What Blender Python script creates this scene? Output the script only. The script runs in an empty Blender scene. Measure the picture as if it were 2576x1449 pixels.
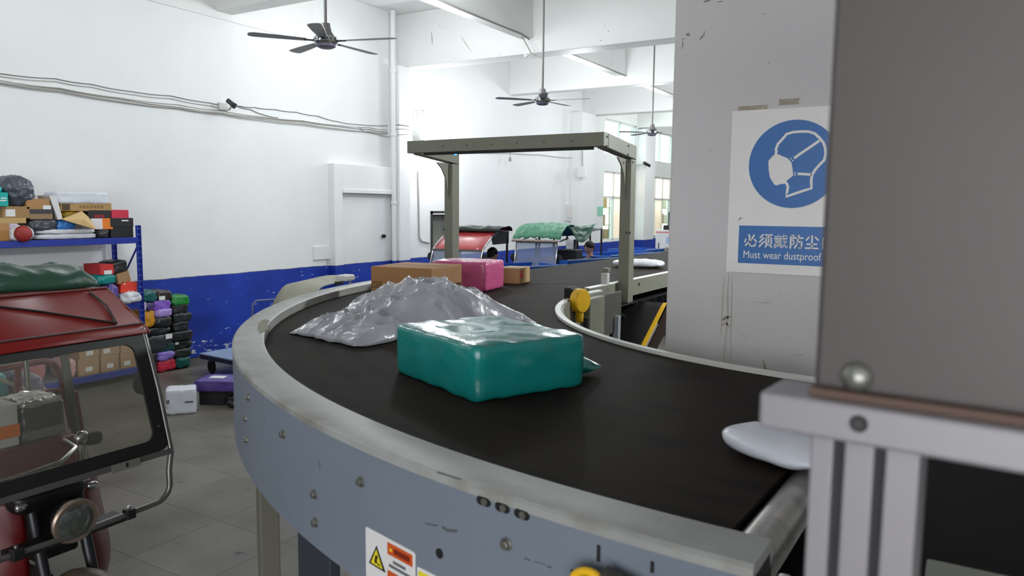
import bpy, math, random
from mathutils import Vector, Matrix, noise

sc = bpy.context.scene
COL = sc.collection
random.seed(7)
# ------------------------------------------------------------------ camera, light, exposure
W, H, FPX = 2576, 1449, 1900.0
CAMZ = 2.25
YAW, PITCH, ROLL = (math.radians(a) for a in (30.84, 6.05, -0.538))

def cam_axes():
    cy, sy, cp, sp = math.cos(YAW), math.sin(YAW), math.cos(PITCH), math.sin(PITCH)
    fwd = Vector((-sy * cp, cy * cp, -sp)); right = Vector((cy, sy, 0)); down = fwd.cross(right)
    r = right * math.cos(ROLL) + down * math.sin(ROLL)
    d = -right * math.sin(ROLL) + down * math.cos(ROLL)
    return r, d, fwd
CR, CD, CF = cam_axes()
CAM = Vector((0, 0, CAMZ))
cd = bpy.data.cameras.new('camera'); cam = bpy.data.objects.new('camera', cd); COL.objects.link(cam)
cd.sensor_width = 36.0; cd.lens = FPX / W * 36.0; cd.clip_start = 0.05; cd.clip_end = 200
cam.matrix_world = Matrix(((CR.x, -CD.x, -CF.x, 0), (CR.y, -CD.y, -CF.y, 0), (CR.z, -CD.z, -CF.z, CAMZ), (0, 0, 0, 1)))
cd.dof.use_dof = True; cd.dof.focus_distance = 5.0; cd.dof.aperture_fstop = 5.6
sc.camera = cam

wd = bpy.data.worlds.new('world'); sc.world = wd; wd.use_nodes = True
bg = wd.node_tree.nodes['Background']; bg.inputs[0].default_value = (0.93, 0.96, 1.0, 1); bg.inputs[1].default_value = 4.5

def lamp(name, kind, loc, power, color=(1, 1, 1), size=0.2, sizey=None, rot=(0, 0, 0)):
    l = bpy.data.lights.new(name, kind); l.energy = power; l.color = color
    if kind == 'AREA':
        l.shape = 'RECTANGLE' if sizey else 'SQUARE'; l.size = size
        if sizey: l.size_y = sizey
    elif kind == 'POINT':
        l.shadow_soft_size = size
    o = bpy.data.objects.new(name, l); o.location = loc; o.rotation_euler = rot; COL.objects.link(o)
    return o
COOL = (0.93, 0.98, 1.0)
# fluorescent tubes under the beams, mostly above frame; unseen fill lamps added among them
for (x, y, z, p) in ((-6.6, 4.4, 4.6, 75), (-6.6, 8.8, 4.75, 85), (-6.6, 0.6, 4.6, 45), (-4.2, 9.6, 4.7, 18),
                     (-6.8, 14.0, 4.4, 90), (-6.8, 18.0, 4.4, 100), (-3.6, 14.5, 3.9, 80), (-6.8, 23.5, 4.4, 130),
                     (-4.9, 20.5, 3.9, 90), (-6.0, 29.0, 4.4, 150), (1.5, 17.0, 4.2, 110), (-7.4, 9.4, 5.0, 45)):
    lamp('tube_and_fill_light', 'POINT', (x, y, z), p, COOL, 0.22)
lamp('rear_fill_light', 'AREA', (2.0, -6.7, 2.3), 26, (0.95, 0.97, 1.0), 7.6, 3.8, (math.radians(90), 0, 0))  # area light added out of view behind the camera to brighten the foreground
sp_ = lamp('gantry_fill_spot', 'SPOT', (0.1, 7.0, 3.5), 420, COOL, 0.2)  # unseen spot added to brighten the gantry's right-hand faces
sp_.data.spot_size = math.radians(115); sp_.data.spot_blend = 0.6; sp_.data.shadow_soft_size = 0.2
sp_.rotation_euler = (Vector((-3.2, 5.2, 1.9)) - Vector((0.1, 7.0, 3.5))).to_track_quat('-Z', 'Y').to_euler()
lamp('flood_light', 'POINT', (-9.1, 12.75, 3.5), 60, (1, 1, 1), 0.08)

vs = sc.view_settings
vs.view_transform = 'Standard'; vs.look = 'None'; vs.gamma = 1.0; vs.use_curve_mapping = False; vs.exposure = 0.2
try: sc.cycles.max_bounces = 8; sc.cycles.transparent_max_bounces = 16; sc.cycles.caustics_reflective = False; sc.cycles.caustics_refractive = False
except Exception: pass

# ------------------------------------------------------------------ pixel -> world helpers (2576 x 1449 frame)
def ray(px, py): return CR * ((px - W / 2) / FPX) + CD * ((py - H / 2) / FPX) + CF
def onz(px, py, z):
    d = ray(px, py); return CAM + d * ((z - CAMZ) / d.z)
def onx(px, py, x):
    d = ray(px, py); return CAM + d * (x / d.x)
def ony(px, py, y):
    d = ray(px, py); return CAM + d * (y / d.y)
def onplane(px, py, p0, n):
    d = ray(px, py); return CAM + d * ((p0 - CAM).dot(n) / d.dot(n))
CC = Vector((-0.15, 4.56, 0))
def oncyl(px, py, R):
    d = ray(px, py); ox, oy = CAM.x - CC.x, CAM.y - CC.y
    a = d.x ** 2 + d.y ** 2; b = 2 * (d.x * ox + d.y * oy); c = ox * ox + oy * oy - R * R
    return CAM + d * ((-b - math.sqrt(b * b - 4 * a * c)) / (2 * a))

# ------------------------------------------------------------------ materials
def lin(c): return tuple(((x / 255) / 12.92 if x <= 10.3 else (((x / 255) + 0.055) / 1.055) ** 2.4) for x in c)
MATS = {}
def mat(name, col, rough=0.5, metal=0.0, var=0.0, scale=4.0, bump=0.0, bscale=30.0, spec=0.5, emit=0.0, dist=0.0, stretch=None, coat=0.0):
    if name in MATS: return MATS[name]
    m = bpy.data.materials.new(name); m.use_nodes = True; nt = m.node_tree; N, L = nt.nodes, nt.links
    p = N['Principled BSDF']; c = lin(col)
    p.inputs['Base Color'].default_value = (*c, 1); p.inputs['Roughness'].default_value = rough
    p.inputs['Metallic'].default_value = metal; p.inputs['Specular IOR Level'].default_value = spec
    if coat: p.inputs['Coat Weight'].default_value = coat; p.inputs['Coat Roughness'].default_value = 0.15
    if emit:
        p.inputs['Emission Color'].default_value = (*c, 1); p.inputs['Emission Strength'].default_value = emit
    if var or bump:
        tc = N.new('ShaderNodeTexCoord'); src = tc.outputs['Object']
        if stretch:
            mp = N.new('ShaderNodeMapping'); mp.inputs['Scale'].default_value = stretch; L.new(src, mp.inputs[0]); src = mp.outputs[0]
    if var:
        n = N.new('ShaderNodeTexNoise'); n.inputs['Scale'].default_value = scale; n.inputs['Detail'].default_value = 6; n.inputs['Roughness'].default_value = 0.65
        n.inputs['Distortion'].default_value = dist
        L.new(src, n.inputs['Vector'])
        r = N.new('ShaderNodeValToRGB'); r.color_ramp.elements[0].position = 0.3; r.color_ramp.elements[1].position = 0.7
        r.color_ramp.elements[0].color = (*[x * (1 - var) for x in c], 1); r.color_ramp.elements[1].color = (*[min(1, x * (1 + var)) for x in c], 1)
        L.new(n.outputs['Fac'], r.inputs[0]); L.new(r.outputs[0], p.inputs['Base Color'])
    if bump:
        n2 = N.new('ShaderNodeTexNoise'); n2.inputs['Scale'].default_value = bscale; n2.inputs['Detail'].default_value = 4; L.new(src, n2.inputs['Vector'])
        b = N.new('ShaderNodeBump'); b.inputs['Strength'].default_value = bump; b.inputs['Distance'].default_value = 0.02
        L.new(n2.outputs['Fac'], b.inputs['Height']); L.new(b.outputs[0], p.inputs['Normal'])
    MATS[name] = m; return m

def glass(name, tint=(235, 240, 240), mix=0.12, rough=0.03, film=0.0, filmcol=(150, 150, 145)):
    if name in MATS: return MATS[name]
    m = bpy.data.materials.new(name); m.use_nodes = True; nt = m.node_tree; N, L = nt.nodes, nt.links; N.remove(N['Principled BSDF'])
    t = N.new('ShaderNodeBsdfTransparent'); t.inputs[0].default_value = (*lin(tint), 1)
    g = N.new('ShaderNodeBsdfGlossy'); g.inputs['Roughness'].default_value = rough
    lw = N.new('ShaderNodeLayerWeight'); pw = N.new('ShaderNodeMath'); pw.operation = 'POWER'; pw.inputs[1].default_value = 4.0; L.new(lw.outputs['Facing'], pw.inputs[0])
    fr = N.new('ShaderNodeMapRange'); fr.inputs[3].default_value = 0.04; fr.inputs[4].default_value = 0.75; L.new(pw.outputs[0], fr.inputs[0])
    mx = N.new('ShaderNodeMixShader'); L.new(fr.outputs[0], mx.inputs[0]); L.new(t.outputs[0], mx.inputs[1]); L.new(g.outputs[0], mx.inputs[2])
    out = N['Material Output']; last = mx
    if film:
        d = N.new('ShaderNodeBsdfDiffuse'); d.inputs[0].default_value = (*lin(filmcol), 1)
        m2 = N.new('ShaderNodeMixShader'); m2.inputs[0].default_value = film; L.new(mx.outputs[0], m2.inputs[1]); L.new(d.outputs[0], m2.inputs[2]); last = m2
    L.new(last.outputs[0], out.inputs[0]); MATS[name] = m; return m

def wall_paint(name, blue=True, tone=(238, 240, 240), chip=0.5, stripe=1.2):
    """white plaster above a blue dado, with scuffs and flaked paint"""
    m = bpy.data.materials.new(name); m.use_nodes = True; nt = m.node_tree; N, L = nt.nodes, nt.links; p = N['Principled BSDF']
    p.inputs['Roughness'].default_value = 0.6
    ge = N.new('ShaderNodeNewGeometry'); pos = ge.outputs['Position']
    def nz(scale, detail=5, rough=0.6, vec=pos):
        n = N.new('ShaderNodeTexNoise'); n.inputs['Scale'].default_value = scale; n.inputs['Detail'].default_value = detail; n.inputs['Roughness'].default_value = rough
        L.new(vec, n.inputs['Vector']); return n.outputs['Fac']
    def ramp(f, a, b):
        r = N.new('ShaderNodeMapRange'); r.inputs[1].default_value = a; r.inputs[2].default_value = b; L.new(f, r.inputs[0]); return r.outputs[0]
    def math_(op, a, b):
        x = N.new('ShaderNodeMath'); x.operation = op
        if op == 'COMPARE': x.inputs[2].default_value = 0.005
        for i, q in enumerate((a, b)):
            if isinstance(q, (int, float)): x.inputs[i].default_value = q
            else: L.new(q, x.inputs[i])
        return x.outputs[0]
    def mix(f, a, b):
        x = N.new('ShaderNodeMix'); x.data_type = 'RGBA'
        L.new(f, x.inputs[0])
        for i, q in ((6, a), (7, b)):
            if isinstance(q, tuple): x.inputs[i].default_value = (*lin(q), 1)
            else: L.new(q, x.inputs[i])
        return x.outputs[2]
    sx = N.new('ShaderNodeSeparateXYZ'); L.new(pos, sx.inputs[0]); z = sx.outputs['Z']
    mp = N.new('ShaderNodeMapping'); mp.inputs['Scale'].default_value = (1, 1, 3.0); L.new(pos, mp.inputs[0])
    white = mix(ramp(nz(0.7, 3), 0.35, 0.7), tone, tuple(int(c * 0.975) for c in tone))
    scuff = ramp(nz(6.5, 8, 0.7, mp.outputs[0]), 0.685, 0.74)
    white = mix(math_('MULTIPLY', scuff, 0.45), white, (128, 122, 112))
    if blue:
        b = mix(ramp(nz(2.0, 4), 0.3, 0.7), (10, 46, 148), (18, 60, 178))
        ch = nz(7.0, 4, 0.55, mp.outputs[0])
        thr = math_('ADD', 0.575, math_('MULTIPLY', ramp(z, 0.12, 0.42), 0.075))
        ch = math_('ADD', math_('MULTIPLY', ch, 0.72), math_('MULTIPLY', nz(26.0, 4, 0.6, mp.outputs[0]), 0.28)); chips = math_('GREATER_THAN', ch, thr)
        low = ramp(z, 0.0, 0.06)
        b = mix(math_('MULTIPLY', chips, 1.0), b, (205, 208, 212))
        wob = math_('ADD', z, math_('MULTIPLY', math_('SUBTRACT', nz(3.0, 2), 0.5), 0.03))
        f = math_('LESS_THAN', wob, stripe)
        col = mix(f, white, b); col = mix(math_('MULTIPLY', math_('COMPARE', wob, stripe + 0.003), 0.6), col, (26, 26, 40))
    else: col = white
    L.new(col, p.inputs['Base Color'])
    bn = N.new('ShaderNodeBump'); bn.inputs['Strength'].default_value = 0.12; bn.inputs['Distance'].default_value = 0.02
    L.new(nz(14, 5), bn.inputs['Height']); L.new(bn.outputs[0], p.inputs['Normal'])
    MATS[name] = m; return m

# ------------------------------------------------------------------ mesh building
def basis(d):
    d = Vector(d).normalized(); a = Vector((0, 0, 1)) if abs(d.z) < 0.9 else Vector((1, 0, 0))
    u = d.cross(a).normalized(); return u, d.cross(u).normalized()

class MB:
    def __init__(s): s.v = []; s.f = []
    def add(s, vs, fs):
        k = len(s.v); s.v += [tuple(q) for q in vs]; s.f += [tuple(i + k for i in f) for f in fs]; return s
    def obox(s, o, u, v, w):
        o, u, v, w = map(Vector, (o, u, v, w))
        if u.cross(v).dot(w) < 0: u, v = v, u
        P = [o, o + u, o + u + v, o + v]; P += [q + w for q in P]
        return s.add(P, [(3, 2, 1, 0), (4, 5, 6, 7), (0, 1, 5, 4), (1, 2, 6, 5), (2, 3, 7, 6), (3, 0, 4, 7)])
    def box(s, c, d, R=None):
        c = Vector(c); ax = [Vector((1, 0, 0)), Vector((0, 1, 0)), Vector((0, 0, 1))]
        if R is not None: ax = [R @ a for a in ax]
        u, v, w = (ax[i] * d[i] for i in range(3)); return s.obox(c - (u + v + w) / 2, u, v, w)
    def span(s, a, b):
        a, b = Vector(a), Vector(b); lo = Vector((min(a[i], b[i]) for i in range(3))); hi = Vector((max(a[i], b[i]) for i in range(3)))
        return s.box((lo + hi) / 2, hi - lo)
    def tube(s, pts, r, n=8, closed=False, flat=None):
        pts = [Vector(p) for p in pts]; m = len(pts); rings = []; up = None
        for i, p in enumerate(pts):
            a = pts[i - 1] if (i or closed) else p; b = pts[(i + 1) % m] if (i < m - 1 or closed) else p
            d = (b - a).normalized() if (b - a).length > 1e-9 else Vector((0, 0, 1))
            if up is None: up, _ = basis(d)
            up = (up - d * up.dot(d)); up = up.normalized() if up.length > 1e-6 else basis(d)[0]
            w = d.cross(up); rr = r[i] if isinstance(r, (list, tuple)) else r
            rings.append([p + (up * math.cos(t) + w * math.sin(t)) * rr for t in (2 * math.pi * k / n for k in range(n))])
        vs = [q for R in rings for q in R]; fs = []
        for i in range(m if closed else m - 1):
            j = (i + 1) % m
            for k in range(n): fs.append((i * n + k, i * n + (k + 1) % n, j * n + (k + 1) % n, j * n + k))
        if not closed: fs += [tuple(range(n - 1, -1, -1)), tuple((m - 1) * n + k for k in range(n))]
        return s.add(vs, fs)
    def cyl(s, a, b, r, n=16, r2=None): return s.tube([a, b], [r, r if r2 is None else r2], n)
    def lathe(s, prof, o, axis=(0, 0, 1), n=20):
        o = Vector(o); d = Vector(axis).normalized(); u, w = basis(d); vs = []; fs = []
        for (r, h) in prof:
            for k in range(n):
                t = 2 * math.pi * k / n; vs.append(o + d * h + (u * math.cos(t) + w * math.sin(t)) * max(r, 1e-4))
        for i in range(len(prof) - 1):
            for k in range(n): fs.append((i * n + k, i * n + (k + 1) % n, (i + 1) * n + (k + 1) % n, (i + 1) * n + k))
        fs += [tuple(range(n - 1, -1, -1)), tuple((len(prof) - 1) * n + k for k in range(n))]
        return s.add(vs, fs)
    def sector(s, r0, r1, z0, z1, a0, a1, n=64, c=None):
        c = c or CC; vs = []; fs = []
        for i in range(n + 1):
            t = math.radians(a0 + (a1 - a0) * i / n); e = Vector((math.cos(t), math.sin(t), 0))
            for (r, z) in ((r0, z0), (r1, z0), (r1, z1), (r0, z1)): vs.append(Vector((c.x, c.y, 0)) + e * r + Vector((0, 0, z)))
        for i in range(n):
            for k in range(4): fs.append((4 * i + k, 4 * i + (k + 1) % 4, 4 * i + 4 + (k + 1) % 4, 4 * i + 4 + k))
        fs += [(3, 2, 1, 0), tuple(4 * n + k for k in range(4))]
        return s.add(vs, fs)
    def grid(s, fn, nu, nv):
        vs = [fn(i / nu, j / nv) for i in range(nu + 1) for j in range(nv + 1)]
        return s.add(vs, [(i * (nv + 1) + j, (i + 1) * (nv + 1) + j, (i + 1) * (nv + 1) + j + 1, i * (nv + 1) + j + 1) for i in range(nu) for j in range(nv)])
    def prism(s, poly, o, u, v, w):
        o, u, v, w = map(Vector, (o, u, v, w)); n = len(poly)
        a = [o + u * x + v * y for x, y in poly]; fs = [tuple(range(n - 1, -1, -1)), tuple(range(n, 2 * n))]
        fs += [(i, (i + 1) % n, n + (i + 1) % n, n + i) for i in range(n)]
        return s.add(a + [q + w for q in a], fs)
    def build(s, name, m, parent=None, smooth=None, bevel=0.0, solid=0.0, subs=0, seg=2, kind=None, label=None):
        P = [Vector(q) for q in s.v]
        lo = Vector((min(q[i] for q in P) for i in range(3))); hi = Vector((max(q[i] for q in P) for i in range(3)))
        loc = (lo + hi) / 2; loc.z = lo.z
        me = bpy.data.meshes.new(name); me.from_pydata([q - loc for q in P], [], s.f); me.update()
        if isinstance(m, (list, tuple)): [me.materials.append(q) for q in m]
        else: me.materials.append(m)
        if smooth is not None:
            me.polygons.foreach_set('use_smooth', [True] * len(me.polygons)); me.set_sharp_from_angle(angle=math.radians(smooth))
        o = bpy.data.objects.new(name, me); COL.objects.link(o); attach(o, loc, parent)
        if bevel:
            b = o.modifiers.new('bevel', 'BEVEL'); b.width = bevel; b.segments = seg; b.limit_method = 'ANGLE'; b.angle_limit = math.radians(40)
        if solid:
            b = o.modifiers.new('solid', 'SOLIDIFY'); b.thickness = solid; b.offset = 0
        if subs:
            b = o.modifiers.new('subs', 'SUBSURF'); b.levels = subs; b.render_levels = subs
        if kind: o['kind'] = kind
        if label: o['label'] = label
        return o
WLOC = {}
def attach(o, loc, parent):
    WLOC[o.name] = Vector(loc)
    if parent is None: o.location = loc
    else: o.parent = parent; o.location = Vector(loc) - WLOC[parent.name]
def tag(o, label, cat, group=None):
    o['label'] = label; o['category'] = cat
    if group: o['group'] = group
    return o
def thing(name, label, cat, loc, group=None):
    o = bpy.data.objects.new(name, None); o.empty_display_size = 0.1; COL.objects.link(o); attach(o, Vector(loc), None)
    return tag(o, label, cat, group)
def struct(o): o['kind'] = 'structure'; return o
def dup(root, loc, label=None, group=None):
    r = root.copy(); COL.objects.link(r); r.location = loc; WLOC[r.name] = Vector(loc)
    if label: r['label'] = label
    if group: r['group'] = group
    for ch in list(root.children):
        c = ch.copy(); COL.objects.link(c); c.parent = r
        for g in ch.children:
            d = g.copy(); COL.objects.link(d); d.parent = c
    return r

def soft(mb, c, size, R=None, k=4.0, n=10, wr=0.0, ws=6.0, seed=0, taper=0.0, sag=0.0, flat=0.0):
    """a soft, creased parcel: superquadric box with noise creases"""
    c = Vector(c); off = Vector((seed * 3.17, seed * 1.71, seed * 0.93)); hx, hy, hz = (q / 2 for q in size)
    idx = {}; vs = []; fs = []
    def vert(p):
        key = tuple(round(q, 5) for q in p)
        if key in idx: return idx[key]
        s_ = sum(abs(q) ** k for q in p) ** (1 / k); q = Vector(p) / s_
        if taper:                                        # flatten towards the sealed ends
            q.z *= 1 - taper * abs(q.x) ** 3
        w = Vector((q.x * hx, q.y * hy, q.z * hz))
        if wr:
            a = noise.noise(w * ws + off); b2 = noise.noise(w * ws * 2.3 + off * 2); r = 1 - abs(a) * 2.2
            nrm = Vector((q.x / hx, q.y / hy, q.z / hz)).normalized()
            w += nrm * wr * (0.7 * r * max(0, r) + 0.7 * b2)
        if flat and w.z < -hz * (1 - flat): w.z = -hz * (1 - flat)
        if sag: w.z -= sag * (abs(q.x) ** 2) * hz
        if R is not None: w = R @ w
        vs.append(c + w); idx[key] = len(vs) - 1; return idx[key]
    for ax in range(3):
        for sg in (-1, 1):
            for i in range(n):
                for j in range(n):
                    def P(a, b):
                        p = [0, 0, 0]; p[ax] = sg; p[(ax + 1) % 3] = -1 + 2 * a / n; p[(ax + 2) % 3] = -1 + 2 * b / n; return p
                    q = [vert(P(i, j)), vert(P(i + 1, j)), vert(P(i + 1, j + 1)), vert(P(i, j + 1))]
                    fs.append(q if sg > 0 else q[::-1])
    return mb.add(vs, fs)
def rz(deg): return Matrix.Rotation(math.radians(deg), 3, 'Z')
def rx(deg): return Matrix.Rotation(math.radians(deg), 3, 'X')
def ry(deg): return Matrix.Rotation(math.radians(deg), 3, 'Y')
# ------------------------------------------------------------------ the hall
XW = -9.7
M_wall = wall_paint('painted_wall'); M_white = wall_paint('white_plaster', False, (236, 237, 235)); M_ceil = wall_paint('ceiling_plaster', False, (240, 241, 240))
M_pillar = wall_paint('pillar_plaster', False, (212, 207, 206))
M_floor = mat('terrazzo', (118, 112, 102), 0.45, var=0.12, scale=3, bump=0.04, bscale=60)
Y0, Y1, X1, ZC = -7.0, 38.0, 9.0, 5.95

fl = struct(MB().span((XW - 6, Y0, -0.2), (X1, Y1, -0.012)).build('floor', mat('floor_joint', (86, 82, 74), 0.8)))
tm = MB().box((0, 0, -0.006), (0.6625, 0.6625, 0.012))
# terrazzo tiles with chips of pale stone and dark dirt marks
mt = bpy.data.materials.new('floor_tile'); mt.use_nodes = True; N, L = mt.node_tree.nodes, mt.node_tree.links; pb = N['Principled BSDF']
ge = N.new('ShaderNodeNewGeometry'); oi = N.new('ShaderNodeObjectInfo')
n1 = N.new('ShaderNodeTexNoise'); n1.inputs['Scale'].default_value = 1.6; n1.inputs['Detail'].default_value = 6; L.new(ge.outputs['Position'], n1.inputs['Vector'])
r1 = N.new('ShaderNodeValToRGB'); r1.color_ramp.elements[0].color = (*lin((84, 79, 70)), 1); r1.color_ramp.elements[1].color = (*lin((124, 118, 108)), 1)
r1.color_ramp.elements[0].position = 0.3; r1.color_ramp.elements[1].position = 0.75; L.new(n1.outputs['Fac'], r1.inputs[0])
v1 = N.new('ShaderNodeTexVoronoi'); v1.inputs['Scale'].default_value = 42; L.new(ge.outputs['Position'], v1.inputs['Vector'])
mr = N.new('ShaderNodeMapRange'); mr.inputs[1].default_value = 0.10; mr.inputs[2].default_value = 0.16; mr.inputs[3].default_value = 0.6; mr.inputs[4].default_value = 0.0; L.new(v1.outputs['Distance'], mr.inputs[0])
mx = N.new('ShaderNodeMix'); mx.data_type = 'RGBA'; L.new(mr.outputs[0], mx.inputs[0]); L.new(r1.outputs[0], mx.inputs[6]); mx.inputs[7].default_value = (*lin((150, 146, 134)), 1)
n3 = N.new('ShaderNodeTexNoise'); n3.inputs['Scale'].default_value = 5.5; n3.inputs['Detail'].default_value = 3; L.new(ge.outputs['Position'], n3.inputs['Vector'])
m3 = N.new('ShaderNodeMapRange'); m3.inputs[1].default_value = 0.68; m3.inputs[2].default_value = 0.72; L.new(n3.outputs['Fac'], m3.inputs[0])
mx2 = N.new('ShaderNodeMix'); mx2.data_type = 'RGBA'; L.new(m3.outputs[0], mx2.inputs[0]); L.new(mx.outputs[2], mx2.inputs[6]); mx2.inputs[7].default_value = (*lin((46, 42, 40)), 1)
hs = N.new('ShaderNodeHueSaturation'); mv = N.new('ShaderNodeMapRange'); mv.inputs[3].default_value = 0.9; mv.inputs[4].default_value = 1.08; L.new(oi.outputs['Random'], mv.inputs[0])
L.new(mv.outputs[0], hs.inputs['Value']); L.new(mx2.outputs[2], hs.inputs['Color']); L.new(hs.outputs[0], pb.inputs['Base Color']); pb.inputs['Roughness'].default_value = 0.42
MATS['floor_tile'] = mt
tile_me = None
for i in range(-8, 5):
    for j in range(-2, 12):
        x, y = -4.13 + i * 0.665, 3.07 + j * 0.665
        if x < XW + 0.33 or x > -1.6: continue
        if tile_me is None:
            o = tm.build('floor_tile', mt); tile_me = o.data; o.parent = fl
        else:
            o = bpy.data.objects.new('floor_tile', tile_me); COL.objects.link(o); o.parent = fl
        o.location = Vector((x, y, -0.012)) - WLOC[fl.name]
rest = MB().span((XW, 11.2, -0.012), (X1, Y1, 0)).span((-1.1, Y0, -0.012), (X1, 11.2, 0)).span((XW, Y0, -0.012), (-1.1, 1.4, 0))
rest.build('floor_finish', M_floor, fl)

# left wall, pieced round its openings (door_2, the window bays)
wl = MB()
def wseg(y0, y1, z0, z1, t=0.24): wl.span((XW - t, y0, z0), (XW, y1, z1))
YD0, YD1 = onx(1083, 600, XW).y, onx(1083, 600, XW).y + 0.95
wseg(Y0, YD0, 0, ZC); wseg(YD0, YD1, 2.17, ZC); wseg(YD1, 21.75, 0, ZC)
bays = ((21.75, 24.35), (25.6, 30.4), (31.4, 36.5))
prev = 21.75
for (a, b) in bays:
    if a > prev: wseg(prev, a, 0, ZC)
    wseg(a, b, 0, 1.25); wseg(a, b, 3.42, 3.94); wseg(a, b, 5.03, ZC); prev = b
wseg(prev, Y1, 0, ZC)
wall_left = struct(wl.build('wall_left', M_wall))
struct(MB().span((XW - 0.24, Y1, 0), (X1, Y1 + 0.2, ZC)).build('wall_far', M_wall))
struct(MB().span((X1, Y0, 0), (X1 + 0.2, Y1, ZC)).build('wall_right', M_wall))
struct(MB().span((XW - 0.24, Y0 - 0.2, 0), (-2, Y0, ZC)).span((6, Y0 - 0.2, 0), (X1 + 0.2, Y0, ZC)).span((-2, Y0 - 0.2, 4.3), (6, Y0, ZC)).build('wall_back', M_wall))   # unseen opening added behind the camera for its fill light
ceil = struct(MB().span((XW - 0.24, Y0 - 0.2, ZC), (X1 + 0.2, Y1 + 0.2, ZC + 0.2)).build('ceiling', M_ceil))
# concrete beams
for (y, d, zb) in ((-0.8, 0.3, 5.1), (3.4, 0.4, 4.94), (7.62, 0.3, 5.1), (11.8, 0.42, 4.94), (16.0, 0.3, 4.98), (20.2, 0.42, 4.94), (24.4, 0.3, 4.98), (28.6, 0.42, 4.94), (32.8, 0.3, 5.0)):
    MB().span((XW, y, zb), (X1, y + d, ZC)).build('cross_beam', M_white, ceil, bevel=0.012)
for x in (-6.92, -2.2, 2.6):
    MB().span((x, Y0, 5.2), (x + 0.25, Y1, ZC)).build('long_beam', M_white, ceil, bevel=0.012)
# edge beam along the left wall whose face dies into the plaster
e = MB(); ya, yb = 0.0, 9.6
e.add([(XW, ya, 5.0), (XW + 0.1, ya, 5.0), (XW + 0.1, ya, ZC), (XW, ya, ZC), (XW, yb, 5.0), (XW + 0.004, yb, 5.0), (XW + 0.004, yb, ZC), (XW, yb, ZC)],
      [(0, 1, 2, 3), (7, 6, 5, 4), (4, 5, 1, 0), (5, 6, 2, 1), (6, 7, 3, 2), (7, 4, 0, 3)])
e.build('edge_beam', M_white, ceil)

# columns on the left wall
XP = XW + 0.25
ca, cb = onx(1004, 300, XP).y, onx(1031, 300, XP).y
struct(MB().span((XW, ca, 0), (XP, cb, 4.94)).build('column', M_wall, bevel=0.01))
c2a, c2b = onx(1431, 440, XW).y + 0.1, onx(1497, 440, XW + 0.35).y
struct(MB().span((XW, c2a, 0), (XW + 0.35, c2b, 4.94)).build('column', M_wall, bevel=0.01))
struct(MB().span((XW, 24.45, 0), (XW + 0.3, 25.4, 4.94)).build('column', M_wall, bevel=0.01))
struct(MB().span((XW, 30.5, 0), (XW + 0.3, 31.3, 4.94)).build('column', M_wall, bevel=0.01))

# free-standing pillar behind the bend of the conveyor
PY = 3.2
pl, pr = ony(1683, 500, PY).x, ony(1683, 500, PY).x + 1.15
pill = struct(MB().span((pl, PY, 0), (pr, PY + 1.0, ZC)).build('pillar', M_pillar, bevel=0.012))

# door_1: white plastered surround with a white-painted door
xs = XW + 0.15
dy0, dy1, dz1 = onx(840, 412, xs).y, ca - 0.01, 3.0
oy0, oz1 = onx(862, 482, xs).y, 2.52
d1 = struct(MB().span((XW, dy0, 0), (xs, oy0, dz1)).span((XW, oy0, oz1), (xs, dy1, dz1)).build('door_1', M_wall, bevel=0.006))
MB().span((XW, oy0, 0.02), (XW + 0.06, dy1, oz1 - 0.03)).build('door_leaf', M_wall, d1, bevel=0.004)
MB().span((XW, oy0, oz1 - 0.03), (xs + 0.015, dy1, oz1 + 0.04)).build('lintel_trim', M_white, d1, bevel=0.006)
k = onx(963, 594, XW + 0.07)
MB().cyl(k, k + Vector((0.05, 0, 0)), 0.035, 12).build('lock', mat('black_iron', (34, 34, 34), 0.5, 0.4), d1)
# door_2: dark doorway with its leaf standing ajar
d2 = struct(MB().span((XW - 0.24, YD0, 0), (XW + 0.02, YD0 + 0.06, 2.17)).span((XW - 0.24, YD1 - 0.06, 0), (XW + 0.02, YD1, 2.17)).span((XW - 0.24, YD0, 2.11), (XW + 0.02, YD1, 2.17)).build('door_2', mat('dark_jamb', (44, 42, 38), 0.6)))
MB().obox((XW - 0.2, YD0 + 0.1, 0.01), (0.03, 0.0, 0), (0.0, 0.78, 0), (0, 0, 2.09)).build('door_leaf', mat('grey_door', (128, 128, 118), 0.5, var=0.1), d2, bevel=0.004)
# windows
M_frame = mat('white_aluminium', (222, 224, 222), 0.4, 0.0)
M_pane = glass('window_glass', (225, 240, 232)); M_frost = mat('frosted_pane', (250, 246, 232), 0.4)
fr = M_frost.node_tree.nodes['Principled BSDF']; fr.inputs['Transmission Weight'].default_value = 0.0
def frosted():
    m = bpy.data.materials.new('frosted_glass'); m.use_nodes = True; N, L = m.node_tree.nodes, m.node_tree.links; N.remove(N['Principled BSDF'])
    a = N.new('ShaderNodeBsdfTranslucent'); a.inputs[0].default_value = (*lin((250, 246, 234)), 1)
    b = N.new('ShaderNodeBsdfDiffuse'); b.inputs[0].default_value = (*lin((244, 240, 228)), 1); s = N.new('ShaderNodeMixShader'); s.inputs[0].default_value = 0.35
    L.new(a.outputs[0], s.inputs[1]); L.new(b.outputs[0], s.inputs[2]); L.new(s.outputs[0], N['Material Output'].inputs[0]); return m
M_fg = frosted(); wi = 0
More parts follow.
